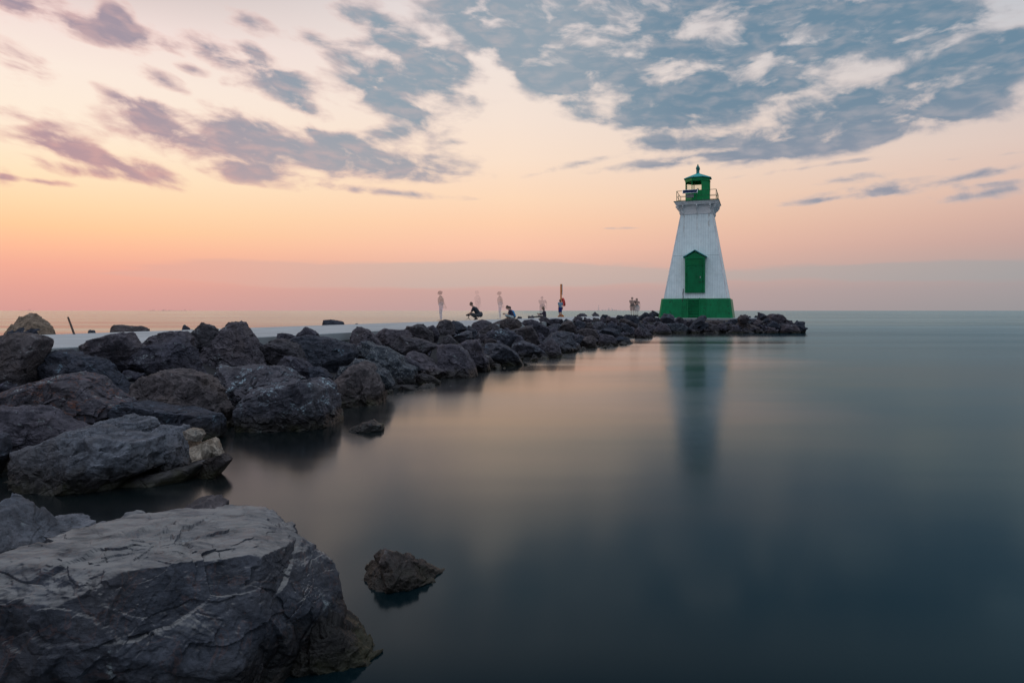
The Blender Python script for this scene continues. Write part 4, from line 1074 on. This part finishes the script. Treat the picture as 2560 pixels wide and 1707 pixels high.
# corner boards
def tw(z): return (T0+(T1-T0)*(z-ZB)/(ZT-ZB))/2
for sx_ in (-1,1):
    for sy_ in (-1,1):
        bm = B()
        a, b_ = tw(ZB)+.012, tw(ZT)+.012
        w = .09
        v = [(-w,0),(0,0),(0,w)]
        lo_ = [(sx_*(a-w), sy_*a, ZB+.01),(sx_*a, sy_*a, ZB+.01),(sx_*a, sy_*(a-w), ZB+.01),(sx_*(a-w), sy_*(a-w), ZB+.01)]
        hi_ = [(sx_*(b_-w), sy_*b_, ZT-.01),(sx_*b_, sy_*b_, ZT-.01),(sx_*b_, sy_*(b_-w), ZT-.01),(sx_*(b_-w), sy_*(b_-w), ZT-.01)]
        A_ = [bm.verts.new(q) for q in lo_]; B_ = [bm.verts.new(q) for q in hi_]
        bm.faces.new(A_); bm.faces.new(B_[::-1])
        for i in range(4): bm.faces.new((A_[i],A_[(i+1)%4],B_[(i+1)%4],B_[i]))
        link('corner_board', bm, trim_m, LH)
# neck with horizontal boards behind the brackets
neck_m, t, p = mat('white_clapboard')
co = t.new('ShaderNodeTexCoord').outputs['Object']; sz_ = t.new('ShaderNodeSeparateXYZ'); t.l.new(co, sz_.inputs[0])
fr = t.math('FRACT', t.math('MULTIPLY', sz_.outputs[2], 8.5)); gv = t.maprange(fr, .90, .97, 0, 1)
nb_ = t.noise(co, 3.2, 7, .7, .8)
c = t.mix(t.maprange(nb_, .3, .6), (.66,.68,.70,1), (.78,.79,.80,1)); c = t.mix(t.math('MULTIPLY', gv, .6), c, (.2,.2,.22,1))
c = t.mix(t.maprange(nb_, .64, .69, 0, .9), c, (.16,.08,.06,1))
t.l.new(c, p.inputs['Base Color']); p.inputs['Roughness'].default_value = .6
bm = B(); frustum(bm, 2.66, 2.78, ZT+.002, 9.50); link('neck', bm, neck_m, LH)
bm = B(); frustum(bm, 2.74, 2.74, ZT-.06, ZT-.0); link('band', bm, trim_m, LH)
# brackets: scrolled profile
def bracket(cx0, cy0, dx0, dy0):
    prof = [(0,0),(.09,.0),(.10,.14),(.07,.20),(.12,.30),(.24,.42),(.30,.42),(.32,.52),(.40,.56),(.42,.71),(0,.71)]
    side_v = Vector((-dy0, dx0, 0))
    bm = B()
    pts = [Vector((cx0,cy0,8.79))+Vector((dx0,dy0,0))*(u)+Vector((0,0,v))-side_v*.055 for u, v in prof]
    prism(bm, pts, side_v*.11)
    return link('bracket', bm, trim_m, LH)
for s in (-1.10, 0.03, 1.12):
    bracket(s, -1.33, 0, -1); bracket(s, 1.33, 0, 1); bracket(-1.33, s, -1, 0); bracket(1.33, s, 1, 0)
for sx_ in (-1,1):
    for sy_ in (-1,1):
        q = .7071; bracket(sx_*1.31, sy_*1.31, sx_*q, sy_*q)
# cornice and deck
bm = B(); frustum(bm, 3.34, 3.40, 9.502, 9.60); frustum(bm, 3.46, 3.52, 9.602, 9.72); frustum(bm, 3.56, 3.62, 9.722, 9.775)
cor = link('cornice', bm, trim_m, LH)
bm = B(); frustum(bm, 3.68, 3.68, 9.777, 9.82); link('gallery_deck', bm, deckg_m, LH)
# railing
bm = B(); hw = 1.60
cs = [(-hw,-hw),(hw,-hw),(hw,hw),(-hw,hw)]
for i in range(4):
    a = cs[i]; b_ = cs[(i+1)%4]
    for z, r in ((10.68,.022),(10.24,.017),(9.90,.017)): tube(bm, (*a,z), (*b_,z), r, n=8)
rl = link('railing', bm, rail_m, LH)
for i in range(4):
    a = cs[i]; b_ = cs[(i+1)%4]
    for k in (0,.5):
        x = a[0]+(b_[0]-a[0])*k; y = a[1]+(b_[1]-a[1])*k
        bm = B(); tube(bm, (x,y,9.82), (x,y,10.69), .026, n=8); link('post', bm, rail_m, rl)
# lantern: octagon
RA = 1.00
def octp(r, k): # corner k
    a = R(-90-22.5+45*k); rr_ = r/math.cos(R(22.5)); return (rr_*math.cos(a), rr_*math.sin(a))
bm = B()
def octring(bm, r, z0, z1, ri=None):
    o_ = [octp(r,k) for k in range(8)]; i_ = [octp(ri,k) for k in range(8)] if ri else None
    if ri:
        A_ = [bm.verts.new((*q,z0)) for q in o_]; B_ = [bm.verts.new((*q,z1)) for q in o_]
        A2 = [bm.verts.new((*q,z0)) for q in i_]; B2 = [bm.verts.new((*q,z1)) for q in i_]
        for k in range(8):
            j = (k+1)%8
            bm.faces.new((A_[k],A_[j],B_[j],B_[k])); bm.faces.new((A2[j],A2[k],B2[k],B2[j]))
            bm.faces.new((B_[k],B_[j],B2[j],B2[k])); bm.faces.new((A_[j],A_[k],A2[k],A2[j]))
    else:
        prism(bm, [(*q,z0) for q in o_], (0,0,z1-z0))
octring(bm, RA, 9.822, 10.74)
lan = link('lantern_room', bm, green_lan, LH)
bm = B(); octring(bm, RA, 11.62, 11.90, .93); link('lantern_band', bm, green_lan, lan)
bm = B(); octring(bm, RA+.03, 11.64, 11.68, .99); link('trim_ring', bm, green_lan, lan)
# mullions
for k in range(8):
    x, y = octp(RA-.03, k); bm = B(); tube(bm, (x,y,10.74), (x,y,11.64), .035, n=8); link('mullion', bm, green_lan, lan)
# face k spans corner k..k+1 ; face 0 is the front
panels = {1:True, 2:True}
for k in range(8):
    a = octp(RA-.03,k); b_ = octp(RA-.03,k+1); a = Vector((*a,0)); b_ = Vector((*b_,0))
    if k in panels:
        nv_ = (a+b_).normalized()*-.04
        bm = B(); prism(bm, [a+Vector((0,0,10.742)), b_+Vector((0,0,10.742)), b_+Vector((0,0,11.618)), a+Vector((0,0,11.618))], nv_); link('blind_panel', bm, green_lan, lan)
    else:
        d = (b_-a); nv_ = (a+b_).normalized()*-.012
        i0 = a+d*.05; i1 = a+d*.95
        bm = B(); prism(bm, [i0+Vector((0,0,10.76)), i1+Vector((0,0,10.76)), i1+Vector((0,0,11.60)), i0+Vector((0,0,11.60))], nv_)
        wp = link('window_pane', bm, glass_m, lan)
        bm = B()
        for z in (10.765, 11.595): 
            tube(bm, i0+Vector((0,0,z)), i1+Vector((0,0,z)), .022, n=6)
        link('window_frame', bm, green_lan, wp)
# beacon
bm = B(); lathe(bm, [(.02,10.742),(.02,10.85),(.10,10.87),(.10,10.89),(.03,10.90),(.03,10.93),(.085,10.95),(.075,11.05),(.04,11.10),(.01,11.14)], 12); link('beacon_lamp', bm, steel_m, lan)
# roof
bm = B()
o1 = [octp(1.10,k) for k in range(8)]; 
prof = [(1.13,11.88),(1.13,11.93),(.60,12.17),(.16,12.36),(.12,12.44)]
rings = [[bm.verts.new((*octp(r,k), z)) for k in range(8)] for r, z in prof]
for a, b_ in zip(rings, rings[1:]):
    for k in range(8): bm.faces.new((a[k],a[(k+1)%8],b_[(k+1)%8],b_[k]))
bm.faces.new(rings[0][::-1]); bm.faces.new(rings[-1])
rf = link('roof', bm, roof_m, LH)
bm = B(); lathe(bm, [(.155,12.38),(.135,12.42),(.135,12.72),(.16,12.76),(.17,12.86),(.13,12.95),(.075,13.02),(.055,13.10),(.03,13.16),(.005,13.20)], 14)
ball(bm, (.09,-.02,12.74), .10, (1,1,1.25), 2)
fin = link('finial', bm, simple('teal_finial', (.02,.16,.15), .5), rf, True)
# solar panel and box on the rail
sp0 = empty('solar_panel', (0,0,0), None, None); sp0.parent = LH
for q in ('label','category'):
    if q in sp0: del sp0[q]
bpy.data.objects.remove(sp0)
bm = B(); box(bm, (-.50,-1.70,10.59), (1.22,.045,.40), (R(-38),0,0)); spn = link('solar_panel', bm, alu_m, LH)
bm = B(); box(bm, (-.50,-1.718,10.604), (1.16,.02,.34), (R(-38),0,0)); link('solar_cells', bm, solar_m, spn)
bm = B(); box(bm, (-.52,-1.56,10.24), (.62,.20,.30)); link('battery_box', bm, steel_m, LH)
# door dormer: upright casing on the battered wall
yf = -(tw(2.10)+.10)
bm = B()
prism(bm, [(-.83,yf,2.08),(.76,yf,2.08),(.76,yf,5.02),(-.83,yf,5.02)], (0,1.0,0))
dm = link('door_casing', bm, green_m, LH)
bm = B()
prism(bm, [(-.80,yf-.012,5.0),(.73,yf-.012,5.0),(-.035,yf-.012,5.46)], (0,1.2,0)); link('gable', bm, green_m, dm)
for s in (-1,1):
    bm = B()
    a = Vector((-.035+s*.95, yf-.10, 4.99)); b_ = Vector((-.035, yf-.10, 5.56))
    up = Vector((0,0,.07))
    prism(bm, [a, b_, b_+up, a+up], (0,1.25,0)); link('gable_roof', bm, roof_m, dm)
# frame strips and recessed door
bm = B()
for x0, x1, z0, z1 in ((-.83,-.70,2.08,5.02),(.63,.76,2.08,5.02),(-.70,.63,4.88,5.02),(-.70,.63,2.08,2.16),(-.70,.63,4.34,4.42)):
    box(bm, ((x0+x1)/2, yf-.03, (z0+z1)/2), (x1-x0-.002, .06, z1-z0-.002))
link('door_frame', bm, green_m, dm)
bm = B(); box(bm, (-.035, yf-.012, 4.65), (1.30,.022,.44)); link('transom_panel', bm, peel('darker_green', (.0015,.165,.055), (.003,.05,.03), .2), dm)
bm = B(); box(bm, (-.035, yf-.014, 3.25), (1.22,.026,2.14)); dr_ = link('door', bm, peel('door_green', (.0012,.165,.062), (.003,.05,.03), .6), dm)
bm = B()
for x0, x1, z0, z1 in ((-.60,-.50,2.22,4.28),(.44,.54,2.22,4.28),(-.50,.44,4.18,4.28),(-.50,.44,2.22,2.32)):
    box(bm, ((x0+x1)/2, yf-.034, (z0+z1)/2), (x1-x0-.002, .016, z1-z0-.002))
link('door_moulding', bm, green_m, dr_)
bm = B(); box(bm, (.40, yf-.05, 3.38), (.045,.05,.10)); ball(bm, (.40,yf-.07,3.30), .03); link('handle', bm, alu_m, dr_)
bm = B(); box(bm, (.38, yf-.045, 2.95), (.22,.04,.035)); box(bm, (.62, yf-.075, 2.97), (.10,.03,.05)); link('latch', bm, dark_m, dr_)

# ------------------------------------------------------------------ life ring post
pp = K(1402.5, 792, 64.6)
LP = empty('life_ring_post', (pp.x, pp.y, PIER), 'orange life ring post standing behind the man in blue shorts', 'post', R(14))
orange_m = simple('orange_paint', (.62,.17,.01), .5); red_m = simple('red_life_ring', (.50,.02,.02), .5)
bm = B(); box(bm, (0,0,1.56), (.12,.10,3.10)); link('pole', bm, orange_m, LP)
bm = B()
for a in (0,90): box(bm, (0,0,.05), (.62,.10,.08), (0,0,R(a)))
for s in (-1,1): prism(bm, [(s*.30,-.03,.09),(0,-.03,.09),(0,-.03,.34)], (0,.06,0))
link('foot', bm, orange_m, LP)
sign_m = simple('sign_white', (.62,.68,.72), .5); ink_m = simple('sign_lettering', (.08,.12,.16), .6)
bm = B(); box(bm, (.12,.13,2.60), (.03,.42,1.02)); sg = link('sign', bm, sign_m, LP)
bm = B(); box(bm, (.137,.13,2.44), (.004,.22,.16)); box(bm, (.103,.13,2.44), (.004,.22,.16))
for k in range(6): box(bm, (.103,.13,3.0-.075*k), (.004,.28,.028))
link('sign_marks', bm, ink_m, sg)
bm = B()
n1_, n2_ = 28, 10; rr1, rr2 = .35, .065; cc = Vector((.26,-.02,1.42)); vs = []
for i in range(n1_):
    a = 2*math.pi*i/n1_; row = []
    for j in range(n2_):
        b_ = 2*math.pi*j/n2_; r = rr1+rr2*math.cos(b_)
        q = Vector((rr2*1.1*math.sin(b_), r*math.cos(a), r*math.sin(a))); q.rotate(Euler((0,R(-13),R(-6)))); row.append(bm.verts.new(cc+q))
    vs.append(row)
for i in range(n1_):
    for j in range(n2_): bm.faces.new((vs[i][j],vs[(i+1)%n1_][j],vs[(i+1)%n1_][(j+1)%n2_],vs[i][(j+1)%n2_]))
link('life_ring', bm, red_m, LP, True)

# driftwood post leaning beyond the deck
q = K(185, 832, 17.4)
bm = B(); tube(bm, (0,0,-.5), (0,0,.45), .030, .022, 7)
st_o = link('driftwood_post', bm, simple('grey_driftwood', (.10,.075,.065), .9, bump=.5, scale=20))
st_o.location = (q.x, q.y, q.z-.02); st_o.rotation_euler = (0, R(-20), 0)
tag(st_o, 'short dark driftwood post leaning beyond the far edge of the pier', 'driftwood')

# ------------------------------------------------------------------ people
def cap(bm, a, b_, r0, r1):
    """tapered capsule"""
    a = Vector(a); b_ = Vector(b_)
    if (b_-a).length > 1e-4: tube(bm, a, b_, r0, r1, 14)
    ball(bm, a, r0, sub=2); ball(bm, b_, r1, sub=2)
def skin(name, bm, m, parent, vox):
    o = link(name, bm, m, parent, True)
    md = o.modifiers.new('remesh','REMESH'); md.mode = 'VOXEL'; md.voxel_size = vox; md.use_smooth_shade = True
    sm = o.modifiers.new('smooth','SMOOTH'); sm.factor = .5; sm.iterations = 2
    return o
def hand(bm, wrist, d, palm_n, curl=.4):
    d = Vector(d).normalized(); n = Vector(palm_n).normalized(); s = d.cross(n).normalized()
    w = Vector(wrist); pc = w+d*.05
    for k in (-1,0,1): cap(bm, w+d*.01+s*.018*k, w+d*.085+s*.026*k, .016, .014)
    for k, (off, ln) in enumerate(((-.032,.060),(-.011,.072),(.011,.068),(.032,.052))):
        b0 = w+d*.088+s*off; b1 = b0+(d*math.cos(curl*.6)+n*math.sin(curl*.6))*ln*.5; b2 = b1+(d*math.cos(curl*1.5)+n*math.sin(curl*1.5))*ln*.5
        cap(bm, b0, b1, .010, .0092); cap(bm, b1, b2, .0092, .0080)
    t0 = w+d*.03-s*.030; t1 = t0+(d*.6-s*.6+n*.4).normalized()*.036; t2 = t1+(d*.85-s*.2+n*.4).normalized()*.03
    cap(bm, t0, t1, .012, .0105); cap(bm, t1, t2, .0105, .009)
def head(bm, c, f, up=(0,0,1)):
    """c head centre, f facing direction"""
    f = Vector(f).normalized(); up = Vector(up).normalized(); s = f.cross(up).normalized()
    rot = Matrix((s, f, up)).transposed().to_euler()
    ball(bm, c, .10, (.80,.98,1.15), 3, rot)
    c = Vector(c)
    ball(bm, c+f*.045-up*.065, .052, (1,.9,.85), 2, rot)       # jaw
    ball(bm, c+f*.103-up*.015, .018, (.8,1,1.5), 2, rot)       # nose
    ball(bm, c+f*.085-up*.062, .018, (1.5,.7,.6), 2, rot)      # mouth
    for k in (-1,1):
        ball(bm, c+s*.080*k-up*.01, .022, (.5,.9,1.4), 2, rot) # ear
        ball(bm, c+f*.088+s*.032*k+up*.018, .014, (1.3,.6,.6), 2, rot)
    return s, f, up
def hair(bm, c, f, up=(0,0,1), length=0.0, bun=False, r=.108):
    f = Vector(f).normalized(); up = Vector(up).normalized(); s = f.cross(up).normalized()
    rot = Matrix((s, f, up)).transposed().to_euler(); c = Vector(c)
    ball(bm, c-f*.020+up*.022, r, (.84,.93,1.08), 3, rot)
    if length: cap(bm, c-f*.045-up*.02, c-f*.055-up*length, .085, .065)
    if bun: ball(bm, c-f*.085+up*.07, .045, sub=2)
SK = {}
def mcol(key, col, alpha=1.0, rough=.8):
    k = (key, alpha)
    if k not in SK: SK[k] = simple(key+('' if alpha == 1 else '_faded'), col, rough, alpha=alpha, var=.10, scale=9)
    return SK[k]
def person(px, Yp, z, label, J, cols, group, face=(-1,0,0), scale=1.0, alpha=1.0, hairlen=0.0, bun=False, female=False, legs='trousers', rz=0.0, extra=None, zoff=0.0):
    """J: joints (local metres; x = right in the picture, y = away, z up)"""
    X = (px-1280)/F*Yp
    r = empty('person', (X, Yp, z), label, 'person', rz, group); wd = 1.06 if alpha == 1 else 1.32; r.scale = (scale*wd, scale*wd, scale)
    skinm = mcol('skin', (.42,.26,.20), alpha if alpha == 1 else alpha*.6); k = .88 if female else 1.0
    bm = B()
    V = {n: Vector(p) for n, p in J.items() if not isinstance(p, float)}
    hd_, nk, ch, pv_ = V['head'], V['neck'], V['chest'], V['pelvis']
    fdir = Vector(J.get('face', face)); fup = Vector(J.get('up', (0,0,1)))
    head(bm, hd_, fdir, fup)
    cap(bm, nk, hd_-fup.normalized()*.07, .056*k, .054*k)
    for s in ('l','r'):
        cap(bm, V['sh'+s], V['el'+s], .050*k, .040*k); cap(bm, V['el'+s], V['wr'+s], .040*k, .027*k)
        dd = (V['wr'+s]-V['el'+s]); hand(bm, V['wr'+s], dd, V.get('pn', Vector((-.3,-1,-.2))))
        cap(bm, V['hp'+s], V['kn'+s], .085*k, .056*k); cap(bm, V['kn'+s], V['an'+s], .055*k, .036*k)
        cap(bm, V['kn'+s].lerp(V['an'+s], .12)+ (V['kn'+s]-V['an'+s]).cross(Vector((0,1,0))).normalized()*-.004, V['kn'+s].lerp(V['an'+s], .45), .058*k, .05*k)
        cap(bm, V['an'+s]-Vector((0,0,.02)), V['to'+s], .038*k, .028*k)
        cap(bm, ch, V['sh'+s], .09*k, .058*k)
    cap(bm, pv_, ch, .125*k, .13*k); cap(bm, V['hpl'], V['hpr'], .10*k, .10*k); cap(bm, ch, nk, .11*k, .055*k)
    body = skin('body', bm, skinm, r, .0085)
    # top
    bm = B()
    cap(bm, pv_.lerp(ch,.12), ch, .150*k, .155*k); cap(bm, ch, ch.lerp(nk,.62), .150*k, .085*k)
    sl = J.get('sleeve', .55)
    for s in ('l','r'):
        cap(bm, ch, V['sh'+s], .11*k, .074*k)
        if sl > 0: cap(bm, V['sh'+s], V['sh'+s].lerp(V['el'+s], min(sl,1)), .072*k, .062*k)
        if sl > 1: cap(bm, V['el'+s], V['el'+s].lerp(V['wr'+s], sl-1), .060*k, .046*k)
    cap(bm, V['hpl'].lerp(pv_,.3)+Vector((0,0,.05)), V['hpr'].lerp(pv_,.3)+Vector((0,0,.05)), .118*k, .118*k)
    skin('shirt', bm, mcol(*cols['top'], alpha), r, .013)
    bm = B()
    if legs == 'skirt':
        cap(bm, pv_+Vector((0,0,.02)), pv_-Vector((0,0,.12)), .135, .17)
        for s in ('l','r'): cap(bm, V['hp'+s], V['hp'+s].lerp(V['kn'+s], .75), .13, .17)
        nm = 'skirt'
    else:
        cap(bm, V['hpl'], V['hpr'], .125*k, .125*k); cap(bm, pv_, pv_.lerp(ch,.15), .130*k, .130*k)
        for s in ('l','r'):
            cap(bm, V['hp'+s], V['hp'+s].lerp(V['kn'+s], 1 if legs != 'shorts' else .92), .102*k, .074*k if legs != 'shorts' else .088*k)
            if legs != 'shorts': cap(bm, V['kn'+s], V['kn'+s].lerp(V['an'+s], .88), .070*k, .052*k)
        nm = 'shorts' if legs == 'shorts' else 'trousers'
    skin(nm, bm, mcol(*cols['low'], alpha), r, .013)
    bm = B(); hair(bm, hd_, fdir, fup, hairlen, bun); skin('hair', bm, mcol(*cols['hair'], alpha), r, .011)
    if 'shoe' in cols:
        for s in ('l','r'):
            bm = B(); cap(bm, V['an'+s]-Vector((0,0,.03)), V['to'+s], .046, .036); skin('shoe', bm, mcol(*cols['shoe'], alpha), r, .011)
    return r
def standing(tw=.20, arm=.05, face=(-1,0,0), side=True, stride=0.0, h=1.0):
    """side=True: profile, facing -x ; else back to camera"""
    if side:
        sx, sy = 0, tw
    else:
        sx, sy = tw, 0
    J = dict(head=(-.03 if side else 0,0,1.60), neck=(0.0,0,1.44), chest=(.01,0,1.27), pelvis=(.03,0,.96), face=face)
    for s, g in (('l',-1),('r',1)):
        J['sh'+s] = (.02+g*sx, g*sy, 1.38); J['el'+s] = (.08+g*(sx+.04), g*(sy+.04), 1.10); J['wr'+s] = (.10+g*(sx+.03)+arm, g*(sy+.03), .86)
        J['hp'+s] = (.03+g*sx*.45, g*sy*.45, .90); J['kn'+s] = (.01+g*sx*.5-g*stride*.4, g*sy*.5, .49); J['an'+s] = (.03+g*sx*.5-g*stride, g*sy*.5, .085)
        f = Vector(face); J['to'+s] = (.03+g*sx*.5-g*stride+f.x*.14, g*sy*.5+f.y*.14, .035)
    return J
PG = 'people on the pier'
zP = PIER
W1 = dict(top=('tan_top', (.36,.27,.20)), low=('white_trousers', (.72,.74,.86)), hair=('brown_hair', (.12,.06,.05)))
J = standing(.16, .06); J['sleeve'] = 0.1
person(1101, 38.9, zP, 'faint blurred woman in tan top and white trousers, nearest the left', J, W1, PG, alpha=.24, female=True, bun=True, rz=0)
J = standing(.16, .03); J['sleeve'] = 0.1
person(1249, 46.2, zP, 'faint blurred woman in tan top and white trousers between photographer and seated pair', J, W1, PG, alpha=.16, female=True, bun=True, rz=0, scale=1.10)
G1 = dict(top=('grey_shirt', (.30,.24,.26)), low=('grey_trousers', (.32,.26,.28)), hair=('dull_hair', (.24,.18,.18)))
J = standing(.18, .02)
person(1193, 47.5, zP, 'barely visible blurred figure standing right behind the crouching photographer', J, G1, PG, alpha=.045, scale=1.16)
G2 = dict(top=('slate_shirt', (.13,.14,.19)), low=('slate_trousers', (.15,.17,.22)), hair=('grey_hair', (.2,.18,.18)))
J = standing(.17, -.03, face=(0,1,0), side=False)
person(1355, 57.0, zP, 'blurred grey figure standing behind the sitting woman', J, G2, PG, alpha=.14, scale=1.04)
# crouching photographer, profile facing left
J = dict(head=(-.20,0,1.03), face=(-1,0,-.35), up=(-.30,0,1), neck=(-.06,0,.86), chest=(.05,0,.70), pelvis=(.27,0,.36), sleeve=.85,
 shl=(-.06,-.17,.78), ell=(-.16,-.22,.55), wrl=(-.24,-.17,.42), shr=(-.02,.18,.80), elr=(-.16,.20,.54), wrr=(-.36,.14,.40),
 hpl=(.25,-.10,.30), knl=(-.20,-.16,.36), anl=(.13,-.13,.10), tol=(.00,-.13,.035), hpr=(.25,.10,.30), knr=(-.16,.16,.40), anr=(.16,.12,.10), tor=(.03,.12,.035))
PH = dict(top=('black_shirt', (.018,.024,.034)), low=('charcoal_trousers', (.045,.05,.055)), hair=('brown_short_hair', (.10,.065,.05)), shoe=('black_shoe', (.01,.012,.018)))
ph = person(1186, 44.2, zP, 'crouching photographer in black shirt leaning over a small tripod', J, PH, PG, scale=1.0)
bm = B(); ball(bm, (.38,0,.36), .16, (.85,1.1,1.15), 3); skin('coat_tail', bm, mcol('dark_grey_cloth', (.05,.055,.065)), ph, .014)
# camera on a low tripod
q = K(1171.5, 799.5, 44.0)
TR = empty('camera_tripod', (q.x, q.y, zP), 'small black camera on a low tripod before the crouching photographer', 'tripod')
blk = simple('black_plastic', (.012,.013,.016), .45)
bm = B(); box(bm, (0,0,.30), (.15,.09,.10)); box(bm, (0,0,.365), (.06,.07,.04)); tube(bm, (-.07,0,.30), (-.17,0,.31), .040, .045, 14); link('camera', bm, blk, TR)
bm = B(); tube(bm, (0,0,.12), (0,0,.26), .016); ball(bm, (0,0,.22), .028); link('ball_head', bm, blk, TR)
for a in (200, 320, 80):
    bm = B(); tube(bm, (0,0,.15), (.17*math.cos(R(a)), .17*math.sin(R(a)), .0), .013, .009, 8); link('leg', bm, blk, TR)
# seated pair
def sitting(hunch=.0, ext=False):
    J = dict(head=(-.14-hunch,0,.78), face=(-1,0,-.35), up=(-.3,0,1), neck=(-.03-hunch*.5,0,.62), chest=(.03,0,.47), pelvis=(.16,0,.14), sleeve=.6,
     shl=(-.02,-.18,.55), ell=(-.12,-.22,.30), wrl=(-.33,-.12,.33), shr=(-.02,.18,.55), elr=(-.12,.22,.32), wrr=(-.33,.10,.34),
     hpl=(.12,-.10,.12), knl=(-.28,-.20,.25), anl=(-.14,-.05,.06), tol=(-.28,-.02,.04), hpr=(.12,.10,.12), knr=(-.26,.22,.26), anr=(-.12,.06,.06), tor=(-.26,.04,.04))
    return J
J = sitting(.04)
S1 = dict(top=('navy_shirt', (.025,.022,.060)), low=('pale_khaki_shorts', (.36,.42,.44)), hair=('dark_hair', (.035,.028,.03)))
person(1275, 50.6, zP, 'bearded man in navy shirt and pale shorts sitting cross legged with a phone', J, S1, PG, legs='shorts', scale=1.08)
q = K(1262, 790, 50.6)
bm = B(); box(bm, (0,0,0), (.085,.045,.008), (0,R(25),0)); ph_o = link('phone', bm, blk); ph_o.location = (q.x+.02, q.y-.02, zP+.43)
tag(ph_o, 'dark phone held by the sitting man in the navy shirt', 'phone')
J = sitting(.02)
S2 = dict(top=('bright_blue_top', (.01,.22,.48)), low=('dark_jeans', (.03,.04,.07)), hair=('dark_brown_hair', (.07,.045,.045)))
person(1279.5, 51.5, zP, 'person in bright blue top sitting close behind the navy shirt man', J, S2, PG, scale=1.02)
# woman sitting, legs out to the left
J = dict(head=(-.02,0,.80), face=(-1,0,-.15), up=(-.1,0,1), neck=(.05,0,.62), chest=(.08,0,.46), pelvis=(.12,0,.13), sleeve=1.8,
 shl=(.06,-.16,.54), ell=(-.06,-.20,.32), wrl=(-.26,-.12,.28), shr=(.06,.16,.54), elr=(-.08,.18,.34), wrr=(-.32,.10,.36),
 hpl=(.08,-.09,.11), knl=(-.36,-.10,.13), anl=(-.78,-.09,.08), tol=(-.86,-.09,.20), hpr=(.08,.09,.11), knr=(-.34,.10,.14), anr=(-.74,.09,.09), tor=(-.82,.09,.21))
S3 = dict(top=('plum_jacket', (.035,.025,.045)), low=('black_leggings', (.015,.02,.035)), hair=('light_brown_hair', (.16,.11,.08)), shoe=('grey_sneaker', (.10,.14,.17)))
person(1358, 55.0, zP, 'woman in dark plum jacket sitting with her legs stretched out left', J, S3, PG, female=True, hairlen=.14)
# man in shorts
J = standing(.16, -.05, face=(-.35,.95,0), side=False); J['sleeve'] = .6
M1 = dict(top=('light_blue_shirt', (.17,.27,.36)), low=('royal_blue_shorts', (.006,.02,.16)), hair=('grey_brown_hair', (.14,.11,.10)), shoe=('dark_shoe', (.05,.06,.07)))
person(1400, 64.0, zP, 'man in light blue shirt and royal blue shorts before the orange post', J, M1, PG, legs='shorts', scale=.96)
# couple
J = standing(.17, -.06, face=(.3,.95,0), side=False); J['sleeve'] = .6
C1 = dict(top=('dark_green_shirt', (.035,.05,.055)), low=('grey_shorts', (.11,.125,.125)), hair=('greying_hair', (.20,.15,.14)), shoe=('black_sandal', (.02,.02,.025)))
person(1580.5, 67, K(1580,788.2,67).z, 'blurred man in dark shirt and grey shorts, left of the couple near the lighthouse', J, C1, PG, alpha=.42, legs='shorts', scale=1.03)
J = standing(.14, -.02, face=(-.3,.95,0), side=False); J['sleeve'] = .5
C2 = dict(top=('charcoal_top', (.07,.07,.08)), low=('white_skirt', (.42,.50,.55)), hair=('long_dark_hair', (.06,.055,.06)), shoe=('black_sandal', (.02,.02,.025)))
person(1591.5, 67.3, K(1591,788.4,67).z, 'blurred woman in dark top and white skirt, right of the couple near the lighthouse', J, C2, PG, alpha=.42, female=True, hairlen=.18, legs='skirt', scale=.98)
